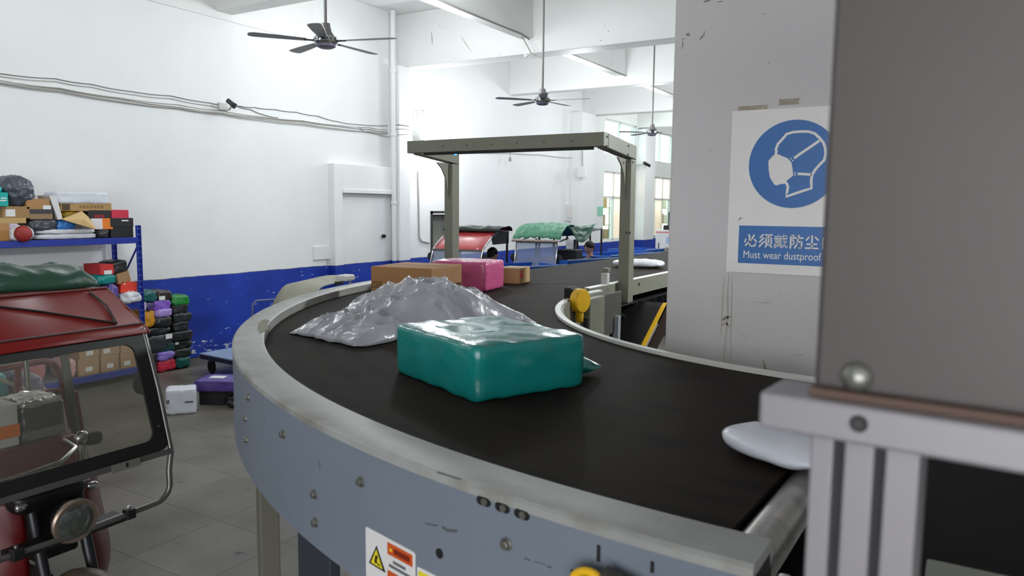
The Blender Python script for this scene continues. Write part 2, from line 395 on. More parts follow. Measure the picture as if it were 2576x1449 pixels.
for (a, b) in bays:
    for (z0, z1, rows) in ((1.25, 3.42, 'low'), (3.94, 5.03, 'high')):
        wi += 1; n = max(2, round((b - a) / 1.25)) if rows == 'high' else max(3, round((b - a) / 0.85))
        f = MB(); t = 0.05
        f.span((XW - 0.12, a, z0), (XW - 0.04, b, z0 + t)).span((XW - 0.12, a, z1 - t), (XW - 0.04, b, z1)).span((XW - 0.12, a, z0), (XW - 0.04, a + t, z1)).span((XW - 0.12, b - t, z0), (XW - 0.04, b, z1))
        zt = 2.62
        if rows == 'low': f.span((XW - 0.12, a, zt - 0.03), (XW - 0.04, b, zt + 0.03))
        for i in range(1, n):
            y = a + (b - a) * i / n; f.span((XW - 0.12, y - 0.025, z0), (XW - 0.04, y + 0.025, z1))
        w = struct(f.build('window_%d' % wi, M_frame))
        for i in range(n):
            ya, yb = a + (b - a) * i / n + 0.03, a + (b - a) * (i + 1) / n - 0.03
            if rows == 'high': MB().span((XW - 0.085, ya, z0 + t), (XW - 0.075, yb, z1 - t)).build('pane', M_pane, w)
            else:
                MB().span((XW - 0.085, ya, zt + 0.03), (XW - 0.075, yb, z1 - t)).build('frosted_pane', M_fg, w)
                MB().span((XW - 0.085, ya, z0 + t), (XW - 0.075, yb, zt - 0.03)).build('pane', M_fg if i % 2 else M_pane, w)
# ------------------------------------------------------------------ curved belt conveyor
M_gal = mat('grey_enamel', (150, 156, 160), 0.42, 0.0, var=0.10, scale=3.0, spec=0.5, bump=0.02)
M_fascia = mat('blue_grey_enamel', (118, 127, 138), 0.45, var=0.05, scale=2.0, spec=0.45)
M_rim = mat('worn_grey_rim', (158, 159, 154), 0.45, 0.0, var=0.14, scale=5.0, spec=0.5)
M_bolt = mat('zinc_bolt', (150, 148, 138), 0.35, 0.8)
M_dark = mat('dark_steel', (34, 35, 36), 0.5, 0.3)
M_black = mat('black_rubber', (20, 20, 20), 0.6)
M_leg = mat('olive_grey_leg', (104, 102, 90), 0.5, var=0.06)
M_olive = mat('light_grey_green_paint', (122, 123, 107), 0.45, 0.0, var=0.05)
M_yellow = mat('safety_yellow', (236, 184, 22), 0.4)
M_steel = mat('brushed_steel', (150, 148, 146), 0.38, 0.9, var=0.12, scale=4)
def belt_mat():
    m = bpy.data.materials.new('belt_rubber'); m.use_nodes = True; N, L = m.node_tree.nodes, m.node_tree.links; p = N['Principled BSDF']
    ge = N.new('ShaderNodeNewGeometry'); sp = N.new('ShaderNodeSeparateXYZ'); sub = N.new('ShaderNodeVectorMath'); sub.operation = 'SUBTRACT'; sub.inputs[1].default_value = (CC.x, CC.y, 1.69)
    L.new(ge.outputs['Position'], sub.inputs[0]); L.new(sub.outputs[0], sp.inputs[0])
    ln = N.new('ShaderNodeVectorMath'); ln.operation = 'LENGTH'; L.new(sub.outputs[0], ln.inputs[0])
    n = N.new('ShaderNodeTexNoise'); n.inputs['Scale'].default_value = 9; n.inputs['Detail'].default_value = 5
    cb = N.new('ShaderNodeCombineXYZ'); L.new(ln.outputs['Value'], cb.inputs[0]); L.new(cb.outputs[0], n.inputs['Vector'])
    n2 = N.new('ShaderNodeTexNoise'); n2.inputs['Scale'].default_value = 3; n2.inputs['Detail'].default_value = 6; L.new(ge.outputs['Position'], n2.inputs['Vector'])
    ad = N.new('ShaderNodeMath'); ad.operation = 'ADD'; L.new(n.outputs['Fac'], ad.inputs[0]); L.new(n2.outputs['Fac'], ad.inputs[1])
    r = N.new('ShaderNodeValToRGB'); r.color_ramp.elements[0].position = 0.75; r.color_ramp.elements[1].position = 1.3
    r.color_ramp.elements[0].color = (*lin((28, 24, 21)), 1); r.color_ramp.elements[1].color = (*lin((43, 37, 32)), 1)
    L.new(ad.outputs[0], r.inputs[0]); L.new(r.outputs[0], p.inputs['Base Color']); p.inputs['Roughness'].default_value = 0.62; p.inputs['Specular IOR Level'].default_value = 0.035
    b = N.new('ShaderNodeBump'); b.inputs['Strength'].default_value = 0.08; n3 = N.new('ShaderNodeTexNoise'); n3.inputs['Scale'].default_value = 180; L.new(ge.outputs['Position'], n3.inputs['Vector'])
    L.new(n3.outputs['Fac'], b.inputs['Height']); L.new(b.outputs[0], p.inputs['Normal']); return m
M_belt = belt_mat()
ZB, ZR, RO, RI, RS = 1.688, 1.732, 3.47, 3.355, 1.975
A0, A1 = 176.0, 268.6
curve = thing('curved_conveyor', 'grey curved belt conveyor with a dark belt, sweeping from the foreground to the far hall', 'conveyor', (CC.x - 2.3, CC.y - 2.3, 0))
MB().sector(RS - 0.005, RI + 0.01, ZB - 0.012, ZB, A0, 267.0, 96).build('belt', M_belt, curve, smooth=30)
MB().sector(RO - 0.004, RO, 1.405, ZR - 0.012, A0, A1, 96).build('outer_fascia', M_fascia, curve, smooth=30)
# folded top rim: outer lip, flat, and the inner fold down to the belt
rim = MB()
prof = [(RO + 0.001, ZR - 0.02), (RO + 0.001, ZR - 0.006), (RO - 0.006, ZR), (RI + 0.006, ZR), (RI, ZR - 0.004), (RI, ZB + 0.001), (RI + 0.012, ZB + 0.001), (RI + 0.012, ZR - 0.02)]
n = 96; vs = []; fs = []
for i in range(n + 1):
    t = math.radians(A0 + (A1 - A0) * i / n)
    vs += [(CC.x + math.cos(t) * r, CC.y + math.sin(t) * r, z) for r, z in prof]
m_ = len(prof)
for i in range(n):
    for k in range(m_): fs.append((m_ * i + k, m_ * i + (k + 1) % m_, m_ * (i + 1) + (k + 1) % m_, m_ * (i + 1) + k))
fs += [tuple(range(m_ - 1, -1, -1)), tuple(m_ * n + k for k in range(m_))]
rim.add(vs, fs)
def rim_mat():
    m = M_rim.copy(); m.name = 'rim_with_hand_grime'; N, L = m.node_tree.nodes, m.node_tree.links; p = N['Principled BSDF']; old = p.inputs['Base Color'].links[0].from_socket
    ge = N.new('ShaderNodeNewGeometry'); sb = N.new('ShaderNodeVectorMath'); sb.operation = 'SUBTRACT'; sb.inputs[1].default_value = (CC.x, CC.y, ZR); L.new(ge.outputs['Position'], sb.inputs[0])
    ln = N.new('ShaderNodeVectorMath'); ln.operation = 'LENGTH'; L.new(sb.outputs[0], ln.inputs[0])
    mr = N.new('ShaderNodeMapRange'); mr.inputs[1].default_value = RO - 0.06; mr.inputs[2].default_value = RO - 0.004; L.new(ln.outputs['Value'], mr.inputs[0])
    nz_ = N.new('ShaderNodeTexNoise'); nz_.inputs['Scale'].default_value = 7; nz_.inputs['Detail'].default_value = 6; L.new(ge.outputs['Position'], nz_.inputs['Vector'])
    r2 = N.new('ShaderNodeMapRange'); r2.inputs[1].default_value = 0.42; r2.inputs[2].default_value = 0.62; L.new(nz_.outputs['Fac'], r2.inputs[0])
    mu = N.new('ShaderNodeMath'); mu.operation = 'MULTIPLY'; L.new(mr.outputs[0], mu.inputs[0]); L.new(r2.outputs[0], mu.inputs[1])
    mu2 = N.new('ShaderNodeMath'); mu2.operation = 'MULTIPLY'; mu2.inputs[1].default_value = 0.6; L.new(mu.outputs[0], mu2.inputs[0])
    mx = N.new('ShaderNodeMix'); mx.data_type = 'RGBA'; L.new(mu2.outputs[0], mx.inputs[0]); L.new(old, mx.inputs[6]); mx.inputs[7].default_value = (*lin((112, 102, 86)), 1); L.new(mx.outputs[2], p.inputs['Base Color']); return m
rim.build('top_rim', rim_mat(), curve, smooth=35)
MB().prism([(q.x, q.y) for q in (onz(x, y, ZR) for x, y in ((648, 826), (650, 814), (658, 806), (670, 803), (679, 808), (672, 816), (676, 828), (664, 834), (655, 840)))], (0, 0, ZR - 0.001), (1, 0, 0), (0, 1, 0), (0, 0, 0.0016)).build('dirt_stain', mat('dry_dirt', (142, 138, 122), 0.8, var=0.15, scale=40), curve)
MB().sector(RS - 0.03, RS, ZB - 0.004, ZB + 0.014, A0, A1, 80).build('inner_rim', mat('white_edge', (216, 216, 208), 0.4), curve, smooth=30)
MB().sector(RS - 0.045, RS - 0.03, 1.44, ZB + 0.004, A0, A1, 80).build('inner_fascia', M_olive, curve, smooth=30)
MB().sector(RS, RI, 1.5, 1.51, A0, A1, 64).build('underplate', M_dark, curve)
MB().sector(RS + 0.25, RS + 0.4, 1.40, 1.5, A0 + 1, A1 - 1, 48).build('frame_ring', M_gal, curve)
MB().sector(RO - 0.25, RO - 0.12, 1.40, 1.5, A0 + 1, A1 - 1, 48).build('frame_ring', M_gal, curve)
# bolts on the fascia
for (px, py) in ((714, 1092), (909, 1212), (793, 1243), (795, 1314), (1275, 1368), (626, 999), (619, 1052), (621, 1106)):
    p = oncyl(px, py, RO); e = Vector((p.x - CC.x, p.y - CC.y, 0)).normalized()
    b = MB(); b.cyl(p - e * 0.001, p + e * 0.003, 0.0125, 16); b.cyl(p + e * 0.003, p + e * 0.011, 0.0095, 6)
    b.build('bolt', M_bolt, curve, bevel=0.001)
for (px, py) in ((1217, 1261), (1264, 1277), (1313, 1294)):    # slotted holes with bolts inside
    p = oncyl(px, py, RO); e = Vector((p.x - CC.x, p.y - CC.y, 0)).normalized(); t = Vector((-e.y, e.x, 0))
    pts = [p + t * (0.009 * s + 0.0085 * math.cos(a)) + Vector((0, 0, 0.0085 * math.sin(a))) + e * 0.0012 for s, a in
           [(1, -math.pi / 2 + math.pi * k / 8) for k in range(9)] + [(-1, math.pi / 2 + math.pi * k / 8) for k in range(9)]]
    s = MB(); k = len(pts); s.add([q - e * 0.003 for q in pts] + pts, [tuple(range(k - 1, -1, -1)), tuple(range(k, 2 * k))] + [(i, (i + 1) % k, k + (i + 1) % k, k + i) for i in range(k)])
    sl = s.build('slot', M_dark, curve)
    q = p + t * 0.003; b = MB(); b.cyl(q, q + e * 0.004, 0.0075, 6); b.build('slot_bolt', M_bolt, sl)
p = oncyl(1106, 1392, RO); e = Vector((p.x - CC.x, p.y - CC.y, 0)).normalized()
MB().cyl(p - e * 0.002, p + e * 0.0015, 0.0105, 10).build('hole', M_black, curve)
# flat prints on the fascia, laid on the curved sheet
def cyl_uv(px, py):
    p = oncyl(px, py, RO); return math.atan2(p.y - CC.y, p.x - CC.x), p.z
def cyl_pt(a, z, r): return Vector((CC.x + math.cos(a) * r, CC.y + math.sin(a) * r, z))
def cyl_patch(mb, poly, r, th=0.0006):
    """poly in (metres along the sheet, z) turned onto the cylinder"""
    a = [cyl_pt(x, z, r + th) for x, z in poly]; b = [cyl_pt(x, z, r - th) for x, z in poly]; k = len(poly)
    return mb.add(a + b, [tuple(range(k)), tuple(range(2 * k - 1, k - 1, -1))] + [(i, i + k, (i + 1) % k + k, (i + 1) % k) for i in range(k)])
M_paper = mat('white_sticker', (226, 224, 222), 0.4); M_orange = mat('orange_print', (206, 84, 30), 0.45); M_ink = mat('black_ink', (28, 26, 24), 0.5)
M_wyel = mat('warning_yellow', (232, 214, 40), 0.45); M_brown = mat('dark_red_print', (120, 36, 10), 0.5); M_greyink = mat('grey_print', (104, 104, 106), 0.5)
def sticker_frame(px0, py0, w, h):
    a0, z0 = cyl_uv(px0, py0); s = 1.0 / RO
    return lambda x, y: (a0 + x * w * s, z0 - y * h)
a0, zt = cyl_uv(921, 1323); a1, _ = cyl_uv(1046, 1389); wS = (a1 - a0) * RO; hS = 0.118
F = sticker_frame(921, 1323, wS, hS)
rr = [(0.03, 0), (0.97, 0), (1, 0.03), (1, 0.97), (0.97, 1), (0.03, 1), (0, 0.97), (0, 0.03)]
st = cyl_patch(MB(), [F(*q) for q in rr], RO + 0.001).build('warning_sticker', M_paper, curve, label='white warning sticker with a yellow triangle and orange text panels')
def pr(poly, m, lift, nm='print'): return cyl_patch(MB(), [F(*q) for q in poly], RO + 0.001 + lift, 0.0004).build(nm, m, st)
pr([(0.24, 0.26), (0.42, 0.68), (0.07, 0.68)], M_ink, 0.0008, 'warning_triangle')
pr([(0.24, 0.325), (0.37, 0.645), (0.12, 0.645)], M_wyel, 0.0012, 'warning_triangle')
pr([(0.20, 0.60), (0.22, 0.46), (0.25, 0.43), (0.275, 0.47), (0.25, 0.53), (0.26, 0.6)], M_ink, 0.0016, 'pictogram')
pr([(0.27, 0.61), (0.275, 0.57), (0.325, 0.60), (0.325, 0.62)], M_ink, 0.0016, 'pictogram')
for (y0, y1) in ((0.07, 0.29), (0.6, 0.82)):
    pr([(0.47, y0), (0.95, y0), (0.95, y1), (0.47, y1)], M_orange, 0.0008)
    pr([(0.60, y0 + 0.06), (0.90, y0 + 0.06), (0.90, y1 - 0.06), (0.60, y1 - 0.06)], M_brown, 0.0012)
    pr([(0.54, y0 + 0.07), (0.575, y1 - 0.08), (0.505, y1 - 0.08)], M_wyel, 0.0012, 'warning_triangle')
for (x0, x1, y) in ((0.58, 0.82, 0.37), (0.50, 0.92, 0.47)): pr([(x0, y), (x1, y), (x1, y + 0.05), (x0, y + 0.05)], M_greyink, 0.0008)
F = sticker_frame(1051, 1424, 0.075, 0.09)
st = cyl_patch(MB(), [F(*q) for q in rr], RO + 0.001).build('warning_sticker', M_paper, curve, label='yellow warning sticker beside the white one')
pr([(0.06, 0.08), (0.94, 0.08), (0.94, 0.92), (0.06, 0.92)], M_wyel, 0.0008)
for (pts, w) in ((((1070, 1316), (1085, 1320), (1102, 1322)), 0.003), (((1113, 1326), (1125, 1334), (1150, 1336)), 0.006), (((1320, 1404), (1333, 1409)), 0.0035), (((1345, 1412), (1372, 1421)), 0.0015), (((1376, 1424), (1388, 1428)), 0.003), (((1100, 1188), (1160, 1206)), 0.002), (((667, 1048), (668, 1058)), 0.002), (((800, 1160), (806, 1172), (803, 1180)), 0.003)):
    A_ = [cyl_uv(*q) for q in pts]; pl_ = [(a, z + w / 2) for a, z in A_] + [(a, z - w / 2) for a, z in A_[::-1]]
    cyl_patch(MB(), pl_[::-1], RO + 0.0003, 0.0004).build('scuff', mat('grey_scuff', (84, 88, 90), 0.7), curve)
# legs and support plate below the near bend
def leg(px, py, w=0.07, mt_=M_leg, zt=1.44, dirdeg=None, d=0.06):
    p = oncyl(px, py, RO - 0.06); a = math.degrees(math.atan2(p.y - CC.y, p.x - CC.x))
    b = MB(); b.box((p.x, p.y, zt / 2), (d, w, zt), rz(a)); b.box((p.x, p.y, 0.01), (d + 0.09, w + 0.09, 0.02), rz(a))
    return b.build('leg', mt_, curve, bevel=0.003)
leg(672, 1230); 
b = MB(); p = oncyl(800, 1390, RO - 0.10); a = math.degrees(math.atan2(p.y - CC.y, p.x - CC.x)); b.box((p.x, p.y, 1.15), (0.03, 0.25, 0.6), rz(a)); b.build('support_plate', mat('blue_black_plate', (52, 58, 66), 0.5), curve, bevel=0.003)
for a in (178, 208, 262):
    t = math.radians(a)
    for R_ in (RO - 0.1, RS + 0.1):
        p = (CC.x + math.cos(t) * R_, CC.y + math.sin(t) * R_)
        if a == 262 and R_ > 3: continue
        b = MB(); b.box((p[0], p[1], 0.72), (0.06, 0.07, 1.44), rz(a)); b.box((p[0], p[1], 0.01), (0.14, 0.15, 0.02), rz(a)); b.build('leg', M_leg, curve, bevel=0.003)
# end roller and belt scraper at the near end
t = math.radians(267.25); e = Vector((math.cos(t), math.sin(t), 0)); c3 = Vector((CC.x, CC.y, 0)); tn = Vector((-e.y, e.x, 0))
r_ = MB(); r_.tube([c3 + e * RS + tn * 0.022 + Vector((0, 0, ZB - 0.030)), c3 + e * (RI - 0.005) + tn * 0.027 + Vector((0, 0, ZB - 0.042))], [0.03, 0.044], 24)
r_.build('end_roller', mat('worn_chrome', (176, 172, 166), 0.3, 0.75, var=0.35, scale=14), curve, smooth=40)
b = MB(); b.cyl(c3 + e * (RO - 0.1) + tn * 0.10 + Vector((0, 0, 1.60)), c3 + e * (RO + 0.02) + tn * 0.10 + Vector((0, 0, 1.60)), 0.055, 24)
b.build('drive_drum', M_black, curve, smooth=40)
b = MB(); b.cyl(c3 + e * (RO - 0.08) + tn * 0.11 + Vector((0, 0, 1.675)), c3 + e * (RO - 0.005) + tn * 0.11 + Vector((0, 0, 1.675)), 0.02, 20); b.build('drive_shaft', mat('polished_steel', (190, 190, 188), 0.2, 0.9), curve, smooth=40)
MB().sector(RI + 0.0, RO - 0.006, 1.42, ZR - 0.02, A1 - 0.6, A1, 2).build('end_plate', M_dark, curve)
# drive motor with its yellow guard, lower right of the fascia
p = oncyl(1560, 1440, RO); e = Vector((p.x - CC.x, p.y - CC.y, 0)).normalized(); t_ = Vector((-e.y, e.x, 0)); up = Vector((0, 0, 1))
q0 = oncyl(1555, 1430, RO) + e * 0.028
b = MB(); b.cyl(q0 - t_ * 0.012 + up * -0.012, q0 + t_ * 0.075 + up * -0.030, 0.024, 20); b.build('motor_drum', mat('dark_olive_motor', (60, 57, 50), 0.45), curve, smooth=40)
q1 = oncyl(1505, 1449, RO) + e * 0.028
b = MB(); b.tube([q1 + up * (0.030 * math.sin(a)) + t_ * (0.034 * math.cos(a)) - up * 0.012 for a in (math.pi * k / 12 for k in range(-2, 15))], 0.0075, 10); b.build('motor_guard', M_yellow, curve, smooth=40)
b = MB(); b.cyl(q1 - e * 0.02 - up * 0.012, q1 + e * 0.012 - up * 0.012, 0.022, 18); b.build('motor_cap', M_dark, curve, smooth=40)
for (px, y0, y1) in ((1506, 1371, 1412), (1641, 1412, 1440), (1441, 1432, 1448)):
    a, b_ = oncyl(px, y0, RO), oncyl(px, y1, RO); e = Vector((a.x - CC.x, a.y - CC.y, 0)).normalized(); t_ = Vector((-e.y, e.x, 0))
    MB().obox(b_ - t_ * 0.003 - e * 0.002, t_ * 0.006, e * 0.004, Vector((0, 0, a.z - b_.z))).build('motor_slot', M_ink, curve)

# yellow tension wheel with black bracket on the inner side of the bend
e = Vector((math.cos(math.radians(177)), math.sin(math.radians(177)), 0))
pw = ony(1463, 757, 4.62); pw = Vector((-2.03, 4.62, pw.z)); pw = onx(1465, 757, -1.98)
tw = thing('tension_wheel', 'round yellow wheel on a black bracket inside the bend, left of the gantry post', 'wheel', (pw.x, pw.y, pw.z - 0.1))
ax = Vector((0.98, -0.2, 0)).normalized()
b = MB(); b.lathe([(0.0, 0), (0.070, 0), (0.074, 0.006), (0.074, 0.048), (0.068, 0.056), (0.0, 0.058)], pw - ax * 0.045, ax, 28); b.build('wheel_disc', M_yellow, tw, smooth=30)
b = MB(); b.box(pw - ax * 0.080 - Vector((0, 0, 0.03)), (0.055, 0.10, 0.22), Matrix.Rotation(math.atan2(ax.y, ax.x), 3, 'Z')); b.build('bracket', M_black, tw, bevel=0.01)
b = MB(); b.box(pw - Vector((0, 0, 0.10)) - ax * 0.02, (0.045, 0.04, 0.07), Matrix.Rotation(math.atan2(ax.y, ax.x), 3, 'Z')); b.build('clamp', M_yellow, tw, bevel=0.012)
b = MB(); b.tube([pw - Vector((0, 0, 0.10)) + ax * 0.03, pw - Vector((0, 0, 0.2)) + ax * 0.03, pw - Vector((0, 0, 0.36)) - ax * 0.05], 0.016, 10); b.build('spring_rod', M_black, tw, smooth=50)

# ------------------------------------------------------------------ straight conveyor to the far hall
XN, XF, YS, YE = -2.21, -3.42, 4.62, 15.5
stc = thing('straight_conveyor', 'straight belt conveyor with pale grey-green side rails running to the far hall', 'conveyor', (-2.8, 10, 0))
MB().span((XF, YS, ZB - 0.012), (XN - 0.02, YE, ZB)).build('belt', M_belt, stc)
b = MB(); b.span((XN - 0.03, YS + 0.12, ZB - 0.115), (XN, YE, ZB + 0.010)); b.build('side_rail', M_olive, stc, bevel=0.003)
b = MB(); b.span((XN - 0.035, YS + 0.12, ZB + 0.010), (XN + 0.004, YE, ZB + 0.017)); b.build('rail_edge', mat('bright_rail_edge', (236, 236, 226), 0.35), stc)
b = MB(); b.span((XF - 0.03, YS, ZB - 0.115), (XF, YE, ZB - 0.014)); b.build('side_rail', M_olive, stc, bevel=0.003)
MB().span((XF, YS, 1.50), (XN - 0.03, YE, 1.51)).build('underplate', M_dark, stc)
for (px, py) in ((1607, 715), (1584, 733)):
    k = onx(px, py, XN); MB().cyl(k - Vector((0.002, 0, 0)), k + Vector((0.004, 0, 0)), 0.012, 10).build('bolt', M_dark, stc)
for y in (5.15, 7.6, 10.0, 12.4, 14.8):
    for x in (XN - 0.06, XF + 0.03):
        b = MB(); b.span((x - 0.03, y - 0.03, 0), (x + 0.03, y + 0.03, 1.58)); b.span((x - 0.07, y - 0.07, 0), (x + 0.07, y + 0.07, 0.015)); b.build('leg', M_olive, stc, bevel=0.003)
MB().span((XF + 0.1, YS + 0.2, 1.40), (XF + 0.16, YE, 1.5)).build('stringer', M_olive, stc)
# support column / cover plates at the joint of the two conveyors
k = onx(1500, 740, -2.08)
b = MB(); p0 = onx(1480, 800, -2.05); b.add([], []); b.span((-2.12, p0.y - 0.04, 0), (-2.02, p0.y + 0.19, ZB - 0.01)); b.build('joint_cover', M_olive, stc, bevel=0.004)
b = MB(); b.span((-2.10, p0.y + 0.19, 1.38), (-2.08, p0.y + 0.62, ZB - 0.02)); b.build('joint_plate', mat('dark_grey_plate', (76, 74, 69), 0.5), stc, bevel=0.004)  # plate in a darker grey than the joint cover
k = onx(1558, 820, -2.05); b = MB(); b.span((-2.09, k.y - 0.02, 0), (-2.05, k.y + 0.025, 1.5)); b.build('leg', M_gal, stc, bevel=0.003)

# ------------------------------------------------------------------ scanner gantry over the straight conveyor
XG, XL = -2.13, -3.82
gan = thing('scanner_gantry', 'grey-green metal gantry frame standing over the straight belt', 'gantry', (-2.95, 5.3, 1.5))
M_gfront = M_olive
def gframe(x, sgn, zbot):
    lean = 0.0
    y1 = 5.36; y0 = 4.84; zt1, zt0 = 2.715, 2.765
    w = 0.085
    # post
    b = MB(); b.obox((x - w, y1 - 0.10, zbot), (w, 0, 0), (0, 0.10, 0), (0, -0.0, zt1 - 0.10 - zbot)); po = b.build('post', M_olive, gan, bevel=0.004)
    b = MB(); b.obox((x - w, y0, zt0 - 0.1), (w, 0, 0), (0, y1 - y0, zt1 - zt0), (0, 0, 0.1)); ar = b.build('arm', M_olive, gan, bevel=0.004)
    g = MB(); g.prism([(0, 0), (-0.17, 0.0), (-0.10, -0.05), (-0.05, -0.12), (0, -0.30)], (x - w * 0.55, y1 - 0.10, zt1 - 0.095), (0, 1, 0), (0, 0, 1), (0.012, 0, 0)); g.build('gusset', M_olive, gan)
    return po, ar
po, ar = gframe(XG, 1, 1.55); pl2, al2 = gframe(XL + 0.085, -1, 1.72)
b = MB(); b.obox((XL, 4.76, 2.672), (XG - XL, 0, 0), (0, 0.075, 0), (0, 0, 0.095)); b.build('beam', M_olive, gan, bevel=0.004)
b = MB(); b.span((XL + 0.15, 4.775, 2.655), (XG - 0.10, 4.82, 2.673)); b.build('scanner_strip', M_black, gan)
k = ony(1140, 382, 4.77); MB().cyl(Vector((k.x, 4.80, 2.655)), Vector((k.x, 4.80, 2.648)), 0.012, 12).build('indicator_led', mat('blue_led', (60, 150, 255), 0.3, emit=2.0), gan)
for i in range(6): MB().cyl(Vector((XL + 0.35 + i * 0.22, 4.758, 2.715)), Vector((XL + 0.35 + i * 0.22, 4.762, 2.715)), 0.005, 8).build('screw', M_dark, gan)
for (px, py) in ((1527, 344), (1526, 368), (1581, 367), (1580, 389), (1584, 405), (1592, 408), (1576, 585), (1584, 586), (1567, 762), (1576, 763)):
    k = onx(px, py, XG); MB().cyl(k - Vector((0.003, 0, 0)), k + Vector((0.004, 0, 0)), 0.0085, 8).build('bolt', M_dark, gan)
b = MB(); q = onx(1551, 703, XG - 0.02); b.box((XG - 0.10, q.y - 0.02, q.z), (0.05, 0.05, 0.09)); b.build('sensor_box', mat('pale_grey_plastic', (196, 194, 190), 0.45), gan, bevel=0.006)
for dz in (-0.07, 0.065):
    b = MB(); b.box((XG - 0.10, q.y, q.z + dz), (0.045, 0.05, 0.03)); b.build('sensor_bracket', M_olive, gan, bevel=0.004)
b = MB(); s0 = Vector((XG - 0.12, 5.24, 1.56)); b.tube([s0, s0 + Vector((0, 0.02, -0.06)), s0 + Vector((-0.02, 0.3, -0.16)), s0 + Vector((-0.1, 0.55, -0.22))], 0.008, 8); b.build('cable', M_black, gan, smooth=60)

# ------------------------------------------------------------------ black incline belt with a yellow edge below, seen under the straight belt
inc = thing('incline_conveyor', 'black inclined belt with a yellow edge strip, under the straight conveyor', 'conveyor', (-1.6, 6.0, 0))
o = Vector((-2.0, 5.45, 1.50)); dd = Vector((0.0, 2.9, 0.0))
pA, pB = onx(1670, 775, -2.0), onx(1622, 870, -2.0)
u = (pB - pA); u = Vector((0, u.y, u.z)).normalized()
top = pA + u * ((1.48 - pA.z) / u.z); bot = pB + u * 0.9
b = MB(); b.obox(top + Vector((-1.15, 0, 0)), (1.12, 0, 0), bot - top, Vector((0, 0.06, 0.03))); b.build('belt', mat('black_belt', (24, 23, 22), 0.4), inc)
b = MB(); b.obox(top + Vector((-0.03, -0.005, 0)), (0.03, 0, 0), bot - top, Vector((0, 0.07, 0.03))); b.build('edge_strip', M_yellow, inc)
b = MB(); b.obox(top + Vector((0.0, 0.02, -0.03)), (0.08, 0, 0), bot - top, Vector((0, 0.12, 0.06))); b.build('side_frame', mat('rust_brown_frame', (40, 26, 18), 0.6), inc)
b = MB(); b.span((-2.6, bot.y - 0.1, 0), (-2.5, bot.y, max(bot.z, 0.2) + 0.02)).span((-1.72, top.y, 0), (-1.62, top.y + 0.1, top.z)); b.build('leg', M_dark, inc)

# ------------------------------------------------------------------ next conveyor under the operator platform
nx = thing('transfer_conveyor', 'dark transfer belt beyond the end roller, behind the aluminium post', 'conveyor', (0.6, 1.9, 0))
b = MB(); b.span((-0.13, 1.36, 1.60), (2.6, 2.55, 1.655)); b.build('belt', mat('matt_black_belt', (13, 13, 13), 0.85, spec=0.2), nx)
b = MB(); b.span((-0.02, 1.26, 1.50), (2.6, 1.36, 1.69)); b.build('side_rail', mat('dull_green_grey_rail', (120, 122, 108), 0.5), nx, bevel=0.004)
b = MB(); b.span((-0.02, 2.56, 1.50), (2.6, 2.62, 1.70)); b.build('side_rail', mat('dull_green_grey_rail', (120, 122, 108), 0.5), nx, bevel=0.004)
for x in (0.35, 2.3):
    for y in (1.18, 2.58): MB().span((x, y - 0.03, 0), (x + 0.06, y + 0.03, 1.52)).build('leg', M_gal, nx)
# ------------------------------------------------------------------ steel hopper on an aluminium frame, right foreground
az = math.radians(5.5); U = Vector((math.cos(az), -math.sin(az), 0)); NN = Vector((-math.sin(az), -math.cos(az), 0)); UP = Vector((0, 0, 1))
P0 = CAM + ray(2030, 1200) * 0.56
def pl(px, py, off=0.0): return onplane(px, py, P0 + NN * off, NN)
M_alu = mat('anodised_aluminium', (150, 146, 149), 0.42, 0.25, var=0.03)
M_stain = mat('dull_stainless', (84, 78, 76), 0.45, 0.3, var=0.10, scale=2.2, bump=0.02, bscale=3)
fr = thing('aluminium_frame', 'slotted silver aluminium post and crossbeam at the right foreground', 'frame', (P0.x, P0.y, 0))
a, b_ = pl(2032, 1250), pl(2308, 1250); wP = (b_ - a).dot(U); base = a - UP * a.z; zt = pl(2170, 1105).z
s = MB(); g = 0.0105; dp = 0.04
f0 = base - NN * 0.0
# 40x80 profile: three front ribs with two dark slots between them
ws = [0.0, 0.22, 0.325, 0.60, 0.70, 1.0]
for (i, j) in ((0, 1), (2, 3), (4, 5)): s.obox(f0 + U * (wP * ws[i]), U * (wP * (ws[j] - ws[i])), -NN * 0.012, UP * zt)
s.obox(f0 - NN * 0.012, U * wP, -NN * (dp - 0.012), UP * zt)
s.build('post', M_alu, fr, bevel=0.0015)
s = MB()
for (i, j) in ((1, 2), (3, 4)): s.obox(f0 + U * (wP * ws[i]) - NN * 0.0095, U * (wP * (ws[j] - ws[i])), -NN * 0.002, UP * zt)
s.build('slot_strip', mat('dark_slot', (44, 44, 50), 0.6), fr)
c0 = pl(1908, 1025, 0.012); ztb = pl(1908, 985, 0.012).z; zbb = pl(1908, 1076, 0.012).z
s = MB(); s.obox(Vector((c0.x, c0.y, zbb)), U * 0.85, -NN * 0.06, UP * (ztb - zbb)); s.build('crossbeam', M_alu, fr, bevel=0.003)
k = pl(2160, 1066, 0.012); MB().cyl(k - NN * 0.004, k + NN * 0.0006, 0.0062, 18).build('bolt_hole', M_dark, fr)
MB().cyl(k - NN * 0.003, k + NN * 0.0015, 0.0038, 6).build('hex_bolt', mat('dark_bolt', (62, 62, 58), 0.5, 0.3), fr)
s = MB(); s.obox(base + U * (wP + 0.55), U * wP, -NN * dp, UP * zt); s.build('post', M_alu, fr, bevel=0.0015)
hb = thing('steel_hopper', 'tall dull stainless steel box standing on the aluminium crossbeam', 'machine box', (P0.x + 0.3, P0.y + 0.2, ztb))
c1 = pl(2050, 900, -0.012)
s = MB(); s.obox(Vector((c1.x, c1.y, ztb)), U * 0.8, -NN * 0.30, UP * 1.1); s.build('body', M_stain, hb, bevel=0.004)
